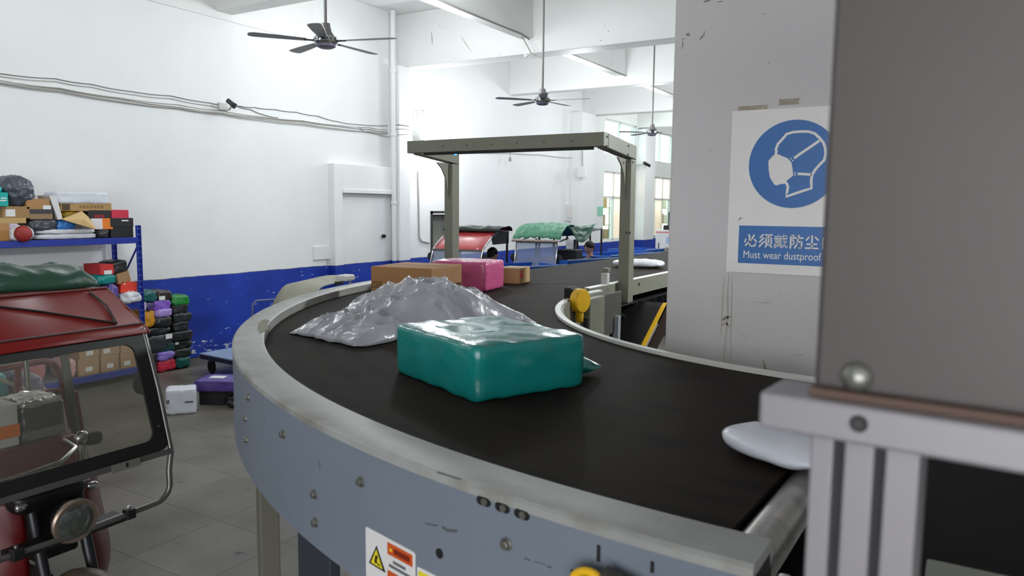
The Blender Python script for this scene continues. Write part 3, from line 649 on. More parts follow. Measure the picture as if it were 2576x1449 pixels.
s = MB(); s.obox(Vector((c1.x, c1.y, ztb)) + NN * 0.012, U * 0.8, -NN * 0.014, UP * 0.006); s.build('bottom_flange', mat('rust_brown_edge', (96, 74, 62), 0.6, 0.2), hb)
k = pl(2157, 948, -0.012); s = MB(); s.lathe([(0.0115, 0), (0.011, 0.003), (0.008, 0.007), (0.004, 0.009), (0, 0.0095)], k, NN, 20); s.build('dome_bolt', mat('dull_zinc', (146, 146, 138), 0.35, 0.7), hb, smooth=60)

# ------------------------------------------------------------------ safety sign on the pillar
SY = PY - 0.006
sg = thing('safety_sign', 'white and blue mask safety sign on the pillar', 'sign', (ony(1990, 690, SY).x, SY, ony(1990, 690, SY).z))
def sp(px, py): q = ony(px, py, SY); return q.x, q.z
x0, zt = sp(1841, 280); zb = sp(1829, 683)[1]; x0 = (x0 + sp(1829, 683)[0]) / 2
cxm, czm = sp(1996, 413); xw = 2 * (cxm - x0); x1 = x0 + xw; hgt = zt - zb
M_sw = mat('sign_white', (240, 236, 231), 0.4, var=0.03, scale=9); M_sb = mat('sign_blue', (44, 108, 178), 0.4, var=0.06, scale=7)
MB().span((x0, SY - 0.002, zb), (x1, SY + 0.005, zt)).build('board', M_sw, sg)
YQ = [SY - 0.0022]
def flatpoly(pts, m, nm, lift=0.0, th=0.0006):
    y = SY - 0.0022 - lift
    return MB().prism([(q[0], q[1]) for q in pts], (0, y, 0), (1, 0, 0), (0, 0, 1), (0, -th, 0)).build(nm, m, sg)
Rc = (sp(1996, 302)[1] - sp(1996, 524)[1]) / 2
flatpoly([(cxm + Rc * math.cos(2 * math.pi * k / 64), czm + Rc * math.sin(2 * math.pi * k / 64)) for k in range(64)], M_sb, 'blue_disc')
def crop(pts): return [sp(1830 + x / 5.175, 260 + y / 5.175) for x, y in pts]
def stroke(pts, w, nm, lift=0.0008, closed=False):
    P = [Vector((q[0], q[1], 0)) for q in pts]; mb = MB(); L_, R_ = [], []
    m2 = len(P)
    for i, p in enumerate(P):
        a = P[i - 1] if i or closed else P[0]; b = P[(i + 1) % m2] if i < m2 - 1 or closed else P[-1]
        d = (b - a).normalized(); nn = Vector((-d.y, d.x, 0)) * w / 2; L_.append(p + nn); R_.append(p - nn)
    y = SY - 0.0022 - lift; vs = [(q.x, y - 0.0006, q.y) for q in L_] + [(q.x, y - 0.0006, q.y) for q in R_]; n_ = m2
    mb.add(vs, [(i, (i + 1) % n_, n_ + (i + 1) % n_, n_ + i) for i in range(n_ if closed else n_ - 1)])
    o = mb.build(nm, M_sw, sg, solid=0.0008); return o
px_w = (sp(1996 + 6.5, 413)[0] - sp(1996, 413)[0])
head = [(632, 660), (640, 625), (633, 600), (660, 530), (715, 470), (775, 400), (860, 375), (960, 368), (1060, 368), (1140, 395), (1200, 450), (1250, 510), (1275, 580), (1280, 660), (1262, 740), (1200, 800), (1140, 870), (1105, 930), (1092, 1010), (1097, 1105), (1000, 1135), (880, 1175), (765, 1215), (780, 1150), (790, 1085), (770, 1035)]
stroke(crop(head), px_w, 'head_outline')
flatpoly(crop([(632, 650), (720, 690), (785, 715), (835, 770), (850, 860), (858, 940), (770, 1010), (790, 1045), (700, 1050), (640, 1068), (610, 1055), (555, 965), (540, 870), (535, 750), (590, 690)]), M_sw, 'mask', 0.001)
stroke(crop([(870, 715), (960, 650), (1080, 570), (1200, 485)]), px_w * 1.05, 'mask_strap')
stroke(crop([(915, 917), (1000, 922), (1100, 928)]), px_w, 'mask_strap')
for (x, y) in ((830, 722), (852, 745), (882, 905), (882, 932)):
    q = crop([(x, y)])[0]; r = px_w * 0.32; flatpoly([(q[0] + r * math.cos(k * math.pi / 4), q[1] + r * math.sin(k * math.pi / 4)) for k in range(8)], M_sw, 'strap_stud', 0.001)
# text panel
tx0, tz1 = sp(1860, 567); tz0 = sp(1857, 661)[1]
MB().prism([(tx0, tz0), (x1 - (tx0 - x0), tz0), (x1 - (tx0 - x0), tz1), (tx0, tz1)], (0, SY - 0.0022, 0), (1, 0, 0), (0, 0, 1), (0, -0.0006, 0)).build('text_panel', M_sb, sg)
GLY = {  # strokes on a 10x10 grid (x right, y up)
 '必': [[(3.2, 9.2), (4.4, 7.6)], [(4.0, 7.2), (4.2, 3), (4.6, 1.2), (8.0, 1.2), (8.4, 3)], [(7.4, 9), (5.5, 5.5), (1.2, 1.4)], [(1.4, 6), (0.8, 3.6)], [(7.6, 6), (9.2, 4)]],
 '须': [[(3.2, 9.4), (0.8, 7)], [(3.5, 7), (0.6, 4)], [(4, 4.6), (0.5, 0.8)], [(4.6, 9.2), (9.6, 9.2)], [(7.2, 9.0), (6.8, 7.6)], [(5.3, 7.4), (5.3, 2.8)], [(5.3, 7.4), (9, 7.4), (9, 2.8)], [(7.1, 6.2), (7, 3.4), (4.8, 0.7)], [(7.6, 2.4), (9.6, 0.7)]],
 '戴': [[(0.6, 8.2), (6, 8.2)], [(3.2, 9.6), (3.2, 7)], [(0.4, 6.9), (9.6, 6.9)], [(1.2, 6), (5.4, 6), (5.4, 4), (1.2, 4), (1.2, 6)], [(3.3, 6), (3.3, 4)], [(1.2, 5), (5.4, 5)], [(0.5, 2.9), (6, 2.9)], [(2.2, 3.8), (2.2, 1.8)], [(4.4, 3.8), (4.4, 1.8)], [(0.3, 1.8), (6.2, 1.8)], [(2.2, 1.4), (0.6, 0.4)], [(4.4, 1.4), (5.8, 0.5)], [(6.9, 9.6), (7.3, 5), (8.4, 1.2), (9.6, 0.6), (9.7, 2)], [(9.0, 5.4), (6.4, 0.8)], [(8.2, 9.2), (9.2, 8)]],
 '防': [[(1.2, 9.2), (1.2, 0.5)], [(1.2, 9.2), (3.6, 9.2), (2.6, 6.4), (3.5, 4.6), (3.1, 3.2), (1.9, 3.2)], [(6.6, 9.6), (6.9, 8.2)], [(4.2, 7.6), (9.7, 7.6)], [(6.2, 7.6), (5.8, 3.6), (4.0, 0.6)], [(6.1, 5), (8.9, 5), (8.7, 1.3), (7.9, 0.6), (7, 0.8)]],
 '尘': [[(5, 9.6), (5, 5.6)], [(3, 8.6), (1, 6.2)], [(7, 8.6), (9.2, 6.4)], [(1.6, 3.6), (8.4, 3.6)], [(5, 5.2), (5, 0.9)], [(0.6, 0.9), (9.4, 0.9)]],
 '口': [[(1.6, 8.4), (1.6, 0.6)], [(1.6, 8.0), (8.4, 8.0), (8.4, 0.6)], [(1.6, 1.4), (8.4, 1.4)]],
 '罩': [[(1, 9.2), (9, 9.2), (9, 7), (1, 7), (1, 9.2)], [(3.6, 9.2), (3.6, 7)], [(6.4, 9.2), (6.4, 7)], [(5, 6.8), (5, 5.8)], [(2, 5.8), (8, 5.8), (8, 3), (2, 3), (2, 5.8)], [(2, 4.4), (8, 4.4)], [(0.6, 1.8), (9.4, 1.8)], [(5, 3), (5, 0.4)]]}
cell = sp(1908, 605)[0] - sp(1871, 605)[0]; gx = sp(1872, 605)[0]; gz = sp(1872, 622)[1]; gs = (sp(1872, 588)[1] - gz) / 9.6
for i, ch in enumerate('必须戴防尘口罩'):
    tm_ = MB()
    for stk in GLY[ch]:
        P = [Vector((gx + i * cell + q[0] * gs * 0.95, 0, gz + q[1] * gs)) for q in stk]; w = gs * (0.62 if ch == '戴' else 1.0)
        for a, b in zip(P, P[1:]):
            d = (b - a).normalized(); nn = Vector((-d.z, 0, d.x)) * w / 2; a2, b2 = a - d * w * 0.2, b + d * w * 0.2
            tm_.obox(a2 - nn + Vector((0, SY - 0.0034, 0)), b2 - a2, nn * 2, Vector((0, -0.0006, 0)))
    tm_.build('character', M_sw, sg)
def text(body, size, loc, rot, m, parent, name='lettering', extrude=0.0004, align='LEFT', width=None):
    cu = bpy.data.curves.new(name, 'FONT'); cu.body = body; cu.size = size; cu.extrude = extrude; cu.align_x = align; cu.materials.append(m); cu.resolution_u = 3
    o = bpy.data.objects.new(name, cu); COL.objects.link(o)
    o.rotation_euler = rot
    attach(o, Vector(loc), parent)
    bpy.context.view_layer.update(); w = o.dimensions.x
    me = bpy.data.meshes.new_from_object(o.evaluated_get(bpy.context.evaluated_depsgraph_get()))
    if width and w > 1e-6:
        for v in me.vertices: v.co.x *= width / w
    n = bpy.data.objects.new(name, me); COL.objects.link(n); n.rotation_euler = rot; n.parent = o.parent; n.location = o.location
    bpy.data.objects.remove(o); bpy.data.curves.remove(cu)
    return n
q = sp(1869, 648); th = sp(1869, 630)[1] - sp(1869, 648)[1]
wt = sp(2062, 652)[0] - q[0]
text('Must wear dustproof mask', th * 1.45, (q[0], SY - 0.0034, q[1]), (math.radians(90), 0, 0), M_sw, sg, width=wt * 24 / 19.0 * 1.02)
# small stains and chipped spots below and above the sign are in the plaster; a scraped ledge of old glue
for (a, b, c, d) in ((1857, 268, 1930, 276), (1960, 250, 2010, 262)):
    pa, pb = ony(a, b, PY), ony(c, d, PY)
    MB().span((pa.x, PY - 0.002, pb.z), (pb.x, PY + 0.002, pa.z)).build('glue_stain', mat('old_glue', (168, 158, 142), 0.7, var=0.3, scale=40), pill)

# drips, scrapes and pin holes on the pillar plaster; hairline scratches on the big crossbeam
M_drip = mat('brown_drip', (184, 177, 162), 0.7, var=0.2, scale=30); M_scr = mat('dark_scrape', (140, 133, 122), 0.7, var=0.3, scale=60)
def mark(pts, w, m, nm, Y=PY, par=None, seed=0):
    """thin flat mark with a ragged edge lying on the face y = Y"""
    P = [ony(x, y, Y) for x, y in pts]; vs = []; n = len(P); sc_ = (P[0] - CAM).length / FPX; rnd = random.Random(seed)
    for i, q in enumerate(P):
        a, b = P[max(0, i - 1)], P[min(n - 1, i + 1)]; d = (b - a).normalized(); nn = Vector((-d.z, 0, d.x)); ww = w * sc_ * rnd.uniform(0.5, 1.2) * (0.35 if i in (0, n - 1) else 1) / 2
        vs += [Vector((q.x, Y - 0.0012, q.z)) + nn * ww, Vector((q.x, Y - 0.0012, q.z)) - nn * ww]
    fs = [(2 * i, 2 * i + 1, 2 * i + 3, 2 * i + 2) for i in range(n - 1)]
    o = MB().add(vs, fs).build(nm, m, par or pill, solid=0.001); return o
for i, (pts, w, m) in enumerate((
    ([(1834, 690), (1830, 740), (1831, 800), (1824, 860), (1821, 905)], 4, M_drip), ([(1842, 690), (1841, 745), (1840, 800), (1838, 850), (1839, 915)], 3, M_drip), ([(1822, 700), (1818, 760), (1815, 815), (1812, 850)], 3, M_drip),
    ([(1816, 806), (1826, 799), (1838, 797)], 9, M_scr), ([(1815, 818), (1826, 812), (1836, 822)], 12, M_drip), ([(1770, 6), (1778, 2), (1788, 0)], 5, M_scr), ([(1806, 5), (1818, 3)], 5, M_scr),
    ([(1772, 78), (1771, 88), (1764, 95), (1760, 102)], 4, M_scr), ([(1725, 88), (1731, 86), (1736, 90)], 6, M_scr), ([(1716, 98), (1722, 98)], 6, M_scr), ([(1717, 101), (1718, 112), (1716, 124)], 3, M_scr),
    ([(1922, 34), (1925, 37)], 6, M_scr), ([(1933, 156), (1936, 160)], 4, M_scr), ([(1990, 249), (2015, 247)], 4, M_scr), ([(1890, 760), (1930, 762), (1945, 758)], 3, M_drip), ([(1960, 735), (1962, 750)], 4, M_drip), ([(1868, 838), (1874, 850)], 5, M_drip), ([(1920, 905), (1925, 925), (1928, 935)], 4, M_scr), ([(1996, 892), (2020, 893)], 7, M_drip),
    ([(1840, 381), (1850, 379)], 3, M_scr), ([(1858, 556), (1862, 548), (1868, 550)], 3, M_scr), ([(1785, 375), (1786, 380)], 4, M_scr))):
    mark(pts, w, m, 'wall_stain', PY if not (1840 < pts[0][0] < 2060 and 280 < pts[0][1] < 690) else SY - 0.003, pill if not (1840 < pts[0][0] < 2060 and 280 < pts[0][1] < 690) else sg, i)
for i, (pts, w) in enumerate((([(1085, 80), (1087, 100), (1088, 112)], 2.5), ([(1160, 92), (1172, 110), (1187, 132)], 2.5), ([(1103, 62), (1113, 72)], 2), ([(1257, 136), (1260, 138)], 5), ([(1142, 148), (1145, 149)], 4), ([(1519, 64), (1522, 66)], 5), ([(1529, 78), (1532, 80)], 5), ([(1509, 101), (1513, 102)], 5))):
    mark(pts, w, mat('grey_scratch', (150, 148, 142), 0.7), 'wall_stain', 11.8, ceil, 40 + i)
# ------------------------------------------------------------------ parcels riding on the belt
def V2(x, y, z=0.0): return Vector((x, y, z))
M_card = mat('brown_card', (160, 116, 70), 0.7, var=0.06, scale=3); M_card2 = mat('pale_card', (186, 150, 104), 0.7, var=0.07, scale=4)
M_card3 = mat('dark_card', (140, 104, 66), 0.7, var=0.08, scale=4); M_tape = mat('clear_tape', (196, 164, 112), 0.2)
M_lab = mat('shipping_label', (232, 232, 232), 0.45)
def poly(name, col, rough=0.28, var=0.05, bump=0.25): return mat(name, col, rough, var=var, scale=6, bump=bump, bscale=14, spec=0.6)

def carton(name, label, c, size, R, m, group=None, cat='parcel', tape=True, stick=None, mt=None):
    """carton standing on its base centre c; size = (x, y, z) along the axes of R"""
    c = Vector(c); t = thing(name, label, cat, c, group); ax = [R @ Vector(q) for q in ((1, 0, 0), (0, 1, 0), (0, 0, 1))]; dx, dy, dz = size
    b = MB(); b.box(c + ax[2] * dz / 2, size, R); b.build('carton_body', m, t, bevel=min(0.006, dz * 0.06))
    if tape:
        b = MB(); b.box(c + ax[2] * dz, (dx * 1.002, min(0.05, dy * 0.25), 0.0015), R)
        for s in (-1, 1): b.box(c + ax[0] * s * dx / 2 + ax[2] * (dz - min(0.05, dz * 0.3) / 2), (0.0015, min(0.05, dy * 0.25), min(0.05, dz * 0.3)), R)
        b.build('tape', mt or M_tape, t)
    if stick:
        for (face, u, v, w, h) in stick:   # face '-y','+x','z'
            if face == '-y': o, a, e, n = -ax[1] * dy / 2, ax[0], ax[2], -ax[1]
            elif face == '+y': o, a, e, n = ax[1] * dy / 2, ax[0], ax[2], ax[1]
            elif face == '+x': o, a, e, n = ax[0] * dx / 2, ax[1], ax[2], ax[0]
            else: o, a, e, n = ax[2] * dz / 2, ax[0], ax[1], ax[2]
            la = dx if face in ('-y', '+y', 'z') else dy; le = dz if face != 'z' else dy
            p = c + ax[2] * dz / 2 + o + a * (u - 0.5) * la + e * (v - 0.5) * le
            MB().obox(p - a * w / 2 - e * h / 2, a * w, e * h, n * 0.0015).build('shipping_label', M_lab, t)
    return t, ax

# large brown box
R = rz(9)
cb = Vector((-2.975, 3.365, ZB)) + R @ Vector((0.2, 0.2, 0))
t, ax = carton('cardboard_box', 'large brown cardboard box with printed letters on the curved belt, left of the pink parcel', cb, (0.40, 0.40, 0.215), R, M_card, tape=False)
M_print = mat('dark_brown_print', (66, 44, 24), 0.7)
rot = R.to_4x4().to_euler(); rot.x += math.radians(90)
f = cb + ax[1] * -0.2012
q = f + ax[0] * -0.195 + ax[2] * 0.088
text('CODE', 0.058, q, rot, M_print, t, 'printed_letters', width=0.068)
text('ECOGE', 0.058, f + ax[0] * 0.045 + ax[2] * 0.088, rot, M_print, t, 'printed_letters', width=0.15)
b = MB(); b.obox(cb + ax[0] * 0.2005 - ax[1] * 0.16 + ax[2] * 0.085, ax[1] * 0.34, ax[2] * 0.022, ax[0] * 0.0012); b.build('tape', mat('dark_tape', (84, 66, 40), 0.3), t)
b = MB(); b.obox(cb - ax[0] * 0.2 - ax[1] * 0.004 + ax[2] * 0.2152, ax[0] * 0.4, ax[1] * 0.008, ax[2] * 0.0008); b.build('flap_seam', M_card3, t)

# pink parcel
Rp = rz(11)
pk = thing('pink_parcel', 'pink plastic-wrapped box on the belt between the brown box and the small carton', 'parcel', (-2.95, 4.35, ZB))
cpk = Vector((-2.725, 4.215, ZB + 0.1)) + Rp @ Vector((-0.20, 0.18, 0))
b = MB(); soft(b, cpk, (0.41, 0.36, 0.20), Rp, 16, 16, 0.005, 9, 3); b.build('plastic_wrap', poly('pink_poly', (206, 92, 140), 0.25), pk, smooth=50)
b = MB(); b.obox(cpk + Rp @ Vector((-0.13, -0.06, 0.1)), Rp @ Vector((0.15, 0, 0)), Rp @ Vector((0, 0.1, 0)), Vector((0, 0, 0.003))); b.build('shipping_label', M_lab, pk)

Rc = rz(9)
t, ax = carton('small_carton', 'small brown carton with a red tape mark, behind the pink parcel on the belt', Vector((-2.905, 4.90, ZB)), (0.17, 0.22, 0.118), Rc, M_card2, tape=True)
b = MB(); b.obox(Vector((-2.905, 4.90, ZB)) + ax[0] * 0.085 + ax[1] * -0.09 + ax[2] * 0.04, ax[1] * 0.05, ax[2] * 0.06, ax[0] * 0.0012); b.build('red_sticker', mat('red_sticker', (232, 72, 62), 0.4), t)

# big grey poly mailer, crumpled, lying across the belt
gm = thing('grey_mailer', 'large crumpled silver-grey plastic mailer on the belt behind the teal parcel', 'parcel', (-2.0, 2.7, ZB))
M_gpoly = poly('grey_poly', (168, 168, 174), 0.3, 0.06, 0.35)
gc = Vector((-2.20, 2.77, ZB)); gu = Vector((0.2, 0.98, 0)).normalized(); gv = Vector((-gu.y, gu.x, 0))
GL, GW = 1.0, 0.68
def gfun(s, t_):
    x = (s - 0.5) * GL; y = (t_ - 0.5) * GW
    env = max(0.0, 1 - abs(2 * s - 1) ** 4) ** 0.6 * max(0.0, 1 - abs(2 * t_ - 1) ** 3) ** 0.6
    hump = 0.07 + 0.13 / (1 + math.exp(-(s - 0.34) / 0.06)) * (1 - 0.6 * max(0, s - 0.58) / 0.42)
    n1 = noise.noise(Vector((x * 5, y * 5, 1.3))); n2 = noise.noise(Vector((x * 11 + 7, y * 13, 4.1))); n3 = noise.noise(Vector((x * 24, y * 20 + 3, 2.2)))
    rg = lambda q: (1 - min(1, abs(noise.noise(q)) * 2.4)) ** 3; crease = 0.016 * rg(Vector((x * 4 + y * 3, y * 7, 2.7))) + 0.012 * rg(Vector((x * 9, x * 5 + y * 12, 7.7))) * (1.6 - s) + 0.006 * rg(Vector((x * 20 + y * 9, y * 18, 3.1))) + n2 * 0.010 + n1 * 0.012
    edge = 0.03 * noise.noise(Vector((s * 7, t_ * 7, 9)))
    z = 0.004 + env * (hump + crease * 1.4) + abs(n2) * 0.006
    wid = 1.0 - 0.30 * (1 - s) + 0.05 * n1
    return gc + gu * (x + edge) + gv * (y * wid + edge) + Vector((0, 0, z))
b = MB(); b.grid(gfun, 110, 70); b.build('plastic_film', M_gpoly, gm, smooth=70, solid=0.002)
b = MB()
def gprint(s, t_): 
    q = gfun(0.70 + s * 0.16, 0.30 + t_ * 0.08); return q + Vector((0, 0, 0.0025))
b.grid(gprint, 10, 4); b.build('dark_print', mat('dark_grey_print', (44, 44, 52), 0.4), gm, smooth=70)

# teal parcel in front
tp = thing('teal_parcel', 'teal plastic-wrapped parcel on the near belt, in front of the grey mailer', 'parcel', (-1.25, 2.0, ZB))
M_teal = poly('teal_poly', (18, 128, 122), 0.24, 0.10, 0.22)
tA = Vector((-1.175, 1.77, ZB)); tu = Vector((-0.90, 0.40, 0)).normalized(); tv = Vector((0.42, 0.9, 0)).normalized()
tv = (tv - tu * tu.dot(tv)).normalized()
Rt = Matrix(((tu.x, tv.x, 0), (tu.y, tv.y, 0), (0, 0, 1)))
Rt = Matrix(((-tu.x, tv.x, 0), (-tu.y, tv.y, 0), (0, 0, 1)))
tc = tA + tu * 0.26 + tv * 0.21 + Vector((0, 0, 0.083))
b = MB(); soft(b, tc, (0.52, 0.42, 0.168), Rt, 16, 22, 0.006, 8, 5); b.build('plastic_wrap', M_teal, tp, smooth=50)
# the loose sealed tail of the bag at its right end and the short tail at the left
def tail(org, du, dv, le, wd, z0, z1, seed):
    def f(s, t_):
        w = wd * (1 - 0.35 * s) ; z = z0 * (1 - s) ** 1.2 + z1 * s
        n_ = noise.noise(Vector((s * 5 + seed, t_ * 6, 0.4)))
        side = (t_ - 0.5)
        return org + du * (le * s) + dv * (side * w) + Vector((0, 0, z * (1 - (2 * side) ** 2 * 0.45) + 0.018 * n_ * s))
    m = MB(); m.grid(f, 12, 14); return m
def cone_tail(a, b_, r0, n=18, m_=22):
    d = (b_ - a); lat = Vector((-d.y, d.x, 0)).normalized()
    def f(s, t_):
        an = 2 * math.pi * t_; w = (1 - s) ** 0.8; nz_ = noise.noise(Vector((math.cos(an) * 2.2, math.sin(an) * 2.2, s * 2.5))) * 0.012 * (0.4 + s)
        return a + d * s + lat * (math.cos(an) * (r0 * 1.5 * w + 0.010 * s) + nz_) + UP * (math.sin(an) * (r0 * w + 0.003) + nz_ * 0.6)
    return MB().grid(f, n, m_)
UP = Vector((0, 0, 1))
cone_tail(tA + tu * 0.17 + tv * 0.28 + UP * 0.078, tA + tu * 0.13 + tv * 0.59 + UP * 0.022, 0.080).build('bag_tail', M_teal, tp, smooth=70)
tail(tc + tu * 0.25 + Vector((0, 0, -0.083)) + tv * 0.0, tu, tv, 0.10, 0.40, 0.12, 0.04, 6).build('bag_tail', M_teal, tp, smooth=60, solid=0.003)
b = MB(); b.obox(tc + Rt @ Vector((-0.14, -0.12, 0.0845)), Rt @ Vector((0.2, 0, 0)), Rt @ Vector((0, 0.15, 0)), Vector((0, 0, 0.0015))); b.build('shipping_label', mat('glossy_clear_label', (150, 190, 186), 0.12), tp)

# white mailers
wf = thing('white_mailer', 'puffy white mailer on the far straight belt, beside the gantry post', 'parcel', (-2.76, 7.1, ZB))
p0, p1 = onz(1545, 664, ZB + 0.03), onz(1665, 668, ZB + 0.03); d = (p1 - p0); Rw = rz(math.degrees(math.atan2(d.y, d.x)))
b = MB(); soft(b, (p0 + p1) / 2 + Vector((-0.03, 0.10, 0.008)), (d.length * 1.06, 0.30, 0.072), Rw, 3.2, 16, 0.008, 8, 11, taper=0.3); b.build('padded_film', poly('white_poly', (222, 224, 232), 0.3, 0.02, 0.15), wf, smooth=60)
wn = thing('white_mailer', 'white mailer on the near belt, half hidden behind the aluminium post', 'parcel', (-0.25, 1.8, ZB))
p0 = onz(1815, 1090, ZB + 0.02); p1 = onz(2075, 1190, ZB + 0.02); d = (p1 - p0); Rw = rz(math.degrees(math.atan2(d.y, d.x)))
b = MB(); soft(b, (p0 + p1) / 2 + Vector((0.03, 0.04, 0.012)), (d.length * 1.05, 0.22, 0.062), Rw, 2.4, 18, 0.006, 9, 21, taper=0.7); b.build('padded_film', poly('white_poly', (222, 224, 232), 0.3, 0.02, 0.15), wn, smooth=60)
# ------------------------------------------------------------------ ceiling fans
M_fan = mat('grey_fan_paint', (120, 118, 116), 0.45, 0.3); M_blade = mat('grey_fan_blade', (150, 150, 148), 0.4, 0.3); M_chrome = mat('chrome', (200, 200, 200), 0.18, 0.95)
FAN_Z = 3.79
def make_fan(loc, off, label):
    x, y, z = loc; t = thing('ceiling_fan', label, 'fan', (x, y, z), 'ceiling fans hanging on long rods')
    o = Vector(loc)
    MB().cyl(o + UP * 0.1, Vector((x, y, ZC - 0.02)), 0.016, 10).build('down_rod', M_fan, t, smooth=50)
    b = MB(); b.lathe([(0.016, 0.19), (0.042, 0.185), (0.048, 0.15), (0.056, 0.11), (0.075, 0.08), (0.085, 0.06), (0.02, 0.058)], o, UP, 24); b.build('upper_cone', M_fan, t, smooth=40)
    b = MB(); b.lathe([(0.02, 0.062), (0.105, 0.06), (0.118, 0.045), (0.118, 0.012), (0.10, -0.01), (0.02, -0.012)], o, UP, 28); b.build('motor_drum', M_chrome, t, smooth=35)
    for k in range(18):
        a = 2 * math.pi * k / 18; d = Vector((math.cos(a), math.sin(a), 0)); b = MB(); b.cyl(o + d * 0.112 + UP * 0.028, o + d * 0.1195 + UP * 0.028, 0.009, 8); b.build('vent_hole', M_dark, t)
    b = MB(); b.lathe([(0.095, -0.008), (0.09, -0.03), (0.06, -0.045), (0.0, -0.05)], o, UP, 24); b.build('bottom_cap', mat('violet_grey_cap', (120, 118, 140), 0.4), t, smooth=40)
    for k in range(5):
        a = math.radians(off + 72 * k); d = Vector((math.cos(a), math.sin(a), 0)); w = Vector((-d.y, d.x, 0)); pt = (w * math.cos(0.10) + UP * math.sin(0.10))
        b = MB(); b.obox(o + d * 0.10 - w * 0.02 + UP * 0.015, d * 0.10, w * 0.04, UP * 0.008); ir = b.build('blade_iron', M_dark, t)
        P = [(0.17, -0.035), (0.19, 0.04), (0.45, 0.06), (0.66, 0.064), (0.70, 0.045), (0.71, 0.0), (0.70, -0.045), (0.66, -0.062), (0.45, -0.055)]
        b = MB(); b.prism(P[::-1], o + UP * 0.02, d, pt, UP * 0.003); b.build('fan_blade', M_blade, t)
    return t
make_fan((-5.33, 5.43, FAN_Z), 18, 'large grey ceiling fan, nearest of the three, before the left wall')
make_fan((-5.40, 9.86, FAN_Z), 12, 'grey ceiling fan above the gantry, middle one of the three')
make_fan((-5.62, 14.95, FAN_Z), 5, 'farthest grey ceiling fan, partly behind the pillar edge')

# ------------------------------------------------------------------ cables, camera and boxes on the left wall
M_cab = mat('grey_cable', (134, 132, 126), 0.6); M_cabw = mat('pale_cable', (186, 184, 176), 0.6)
def wcable(px, label, group, m=M_cab, r=0.006, off=0.012, name='cable'):
    pts = [onx(x, y, XW + off) for x, y in px]; fine = []
    for i in range(len(pts) - 1):
        for k in range(4):
            q = pts[i].lerp(pts[i + 1], k / 4); q.z -= 0.01 * math.sin(math.pi * k / 4); fine.append(q)
    fine.append(pts[-1]); o = MB().tube(fine, r, 6).build(name, m, smooth=60); return tag(o, label, 'cable', group)
G1, G2 = 'upper cable pair on the left wall', 'lower cable bundle on the left wall'
up = [(-420, 138), (-40, 180), (0, 185), (140, 198), (230, 212), (330, 230), (430, 241), (530, 259), (562, 263)]
wcable(up, 'upper cable of the thin pair running to the wall camera', G1)
wcable([(x, y + 7) for x, y in up], 'lower cable of the thin pair running to the wall camera', G1, M_cabw)
lo = [(-420, 140), (-40, 194), (0, 202), (150, 220), (300, 246), (450, 265), (560, 279), (650, 291), (760, 302), (860, 316), (930, 322), (975, 328)]
for i, dy in enumerate((0, 4, 7, 10)):
    wcable([(x, y + dy + (1.5 * math.sin(i * 2 + x / 90))) for x, y in lo], ('topmost', 'second from top', 'third from top', 'lowest')[i] + ' slack cable in the long bundle below the wall camera', G2, M_cab if i % 2 else M_cabw, 0.006, 0.012 + 0.006 * i)
wcable([(600, 266), (640, 270), (690, 275), (745, 282), (800, 292), (850, 306), (900, 313), (975, 316)], 'grey cable from the wall camera to the column', None)
wcable([(597, 267), (630, 275), (665, 289), (700, 296)], 'short grey cable dropping from the wall camera to the bundle', None)
wcable([(905, 318), (912, 328), (940, 336), (985, 345)], 'pale cable splitting off the bundle before the column', None, M_cabw)
for i, (y0, y1) in enumerate(((316, 318), (328, 326), (344, 338))):
    a, b_ = onx(985, y0, XW + 0.03), onx(1029, y1, XP + 0.012); m_ = Vector((XP + 0.02, ca - 0.01, (a.z + b_.z) / 2))
    o = MB().tube([a, Vector((XP, ca - 0.015, m_.z)), Vector((XP + 0.014, ca + 0.02, m_.z)), b_], 0.007, 6).build('cable', M_cabw if i else M_cab, smooth=60)
    tag(o, ('topmost', 'middle', 'lowest')[i] + ' of three cables wrapped round the wall column', 'cable', 'cables round the column')
sc_ = thing('security_camera', 'small dark security camera pointing down from the left wall', 'camera', onx(582, 262, XW + 0.1))
a, b_ = onx(572, 252, XW + 0.22), onx(588, 265, XW + 0.30)
d = (b_ - a).normalized()
MB().cyl(a, b_, 0.036, 14).build('camera_body', mat('dark_grey_plastic', (58, 58, 58), 0.4), sc_, smooth=40)
MB().cyl(b_ - d * 0.005, b_ + d * 0.03, 0.042, 14).build('lens_hood', M_black, sc_, smooth=40)
MB().tube([onx(576, 276, XW + 0.01), onx(580, 272, XW + 0.12), a.lerp(b_, 0.6)], 0.012, 8).build('bracket', M_cabw, sc_, smooth=50)
bx = onx(560, 268, XW); MB().span((XW, bx.y - 0.09, bx.z - 0.06), (XW + 0.05, bx.y + 0.06, bx.z + 0.05)).build('junction_box', mat('grey_white_plastic', (206, 206, 200), 0.5), sc_, bevel=0.005)
# drain pipe in the corner before the column
dp_ = thing('drain_pipe', 'white vertical pipe in the corner beside the wall column', 'pipe', (XW + 0.16, ca - 0.06, 0))
q = onx(997, 300, XW + 0.17)
MB().cyl((q.x, ca - 0.075, 0.0), (q.x, ca - 0.075, ZC - 0.01), 0.048, 16).build('pipe', M_wall, dp_, smooth=60)
for z in (0.9, 2.3, 3.6, 4.8): MB().lathe([(0.054, 0), (0.06, 0.004), (0.06, 0.05), (0.054, 0.054)], (q.x, ca - 0.075, z), UP, 16).build('pipe_collar', M_white, dp_)
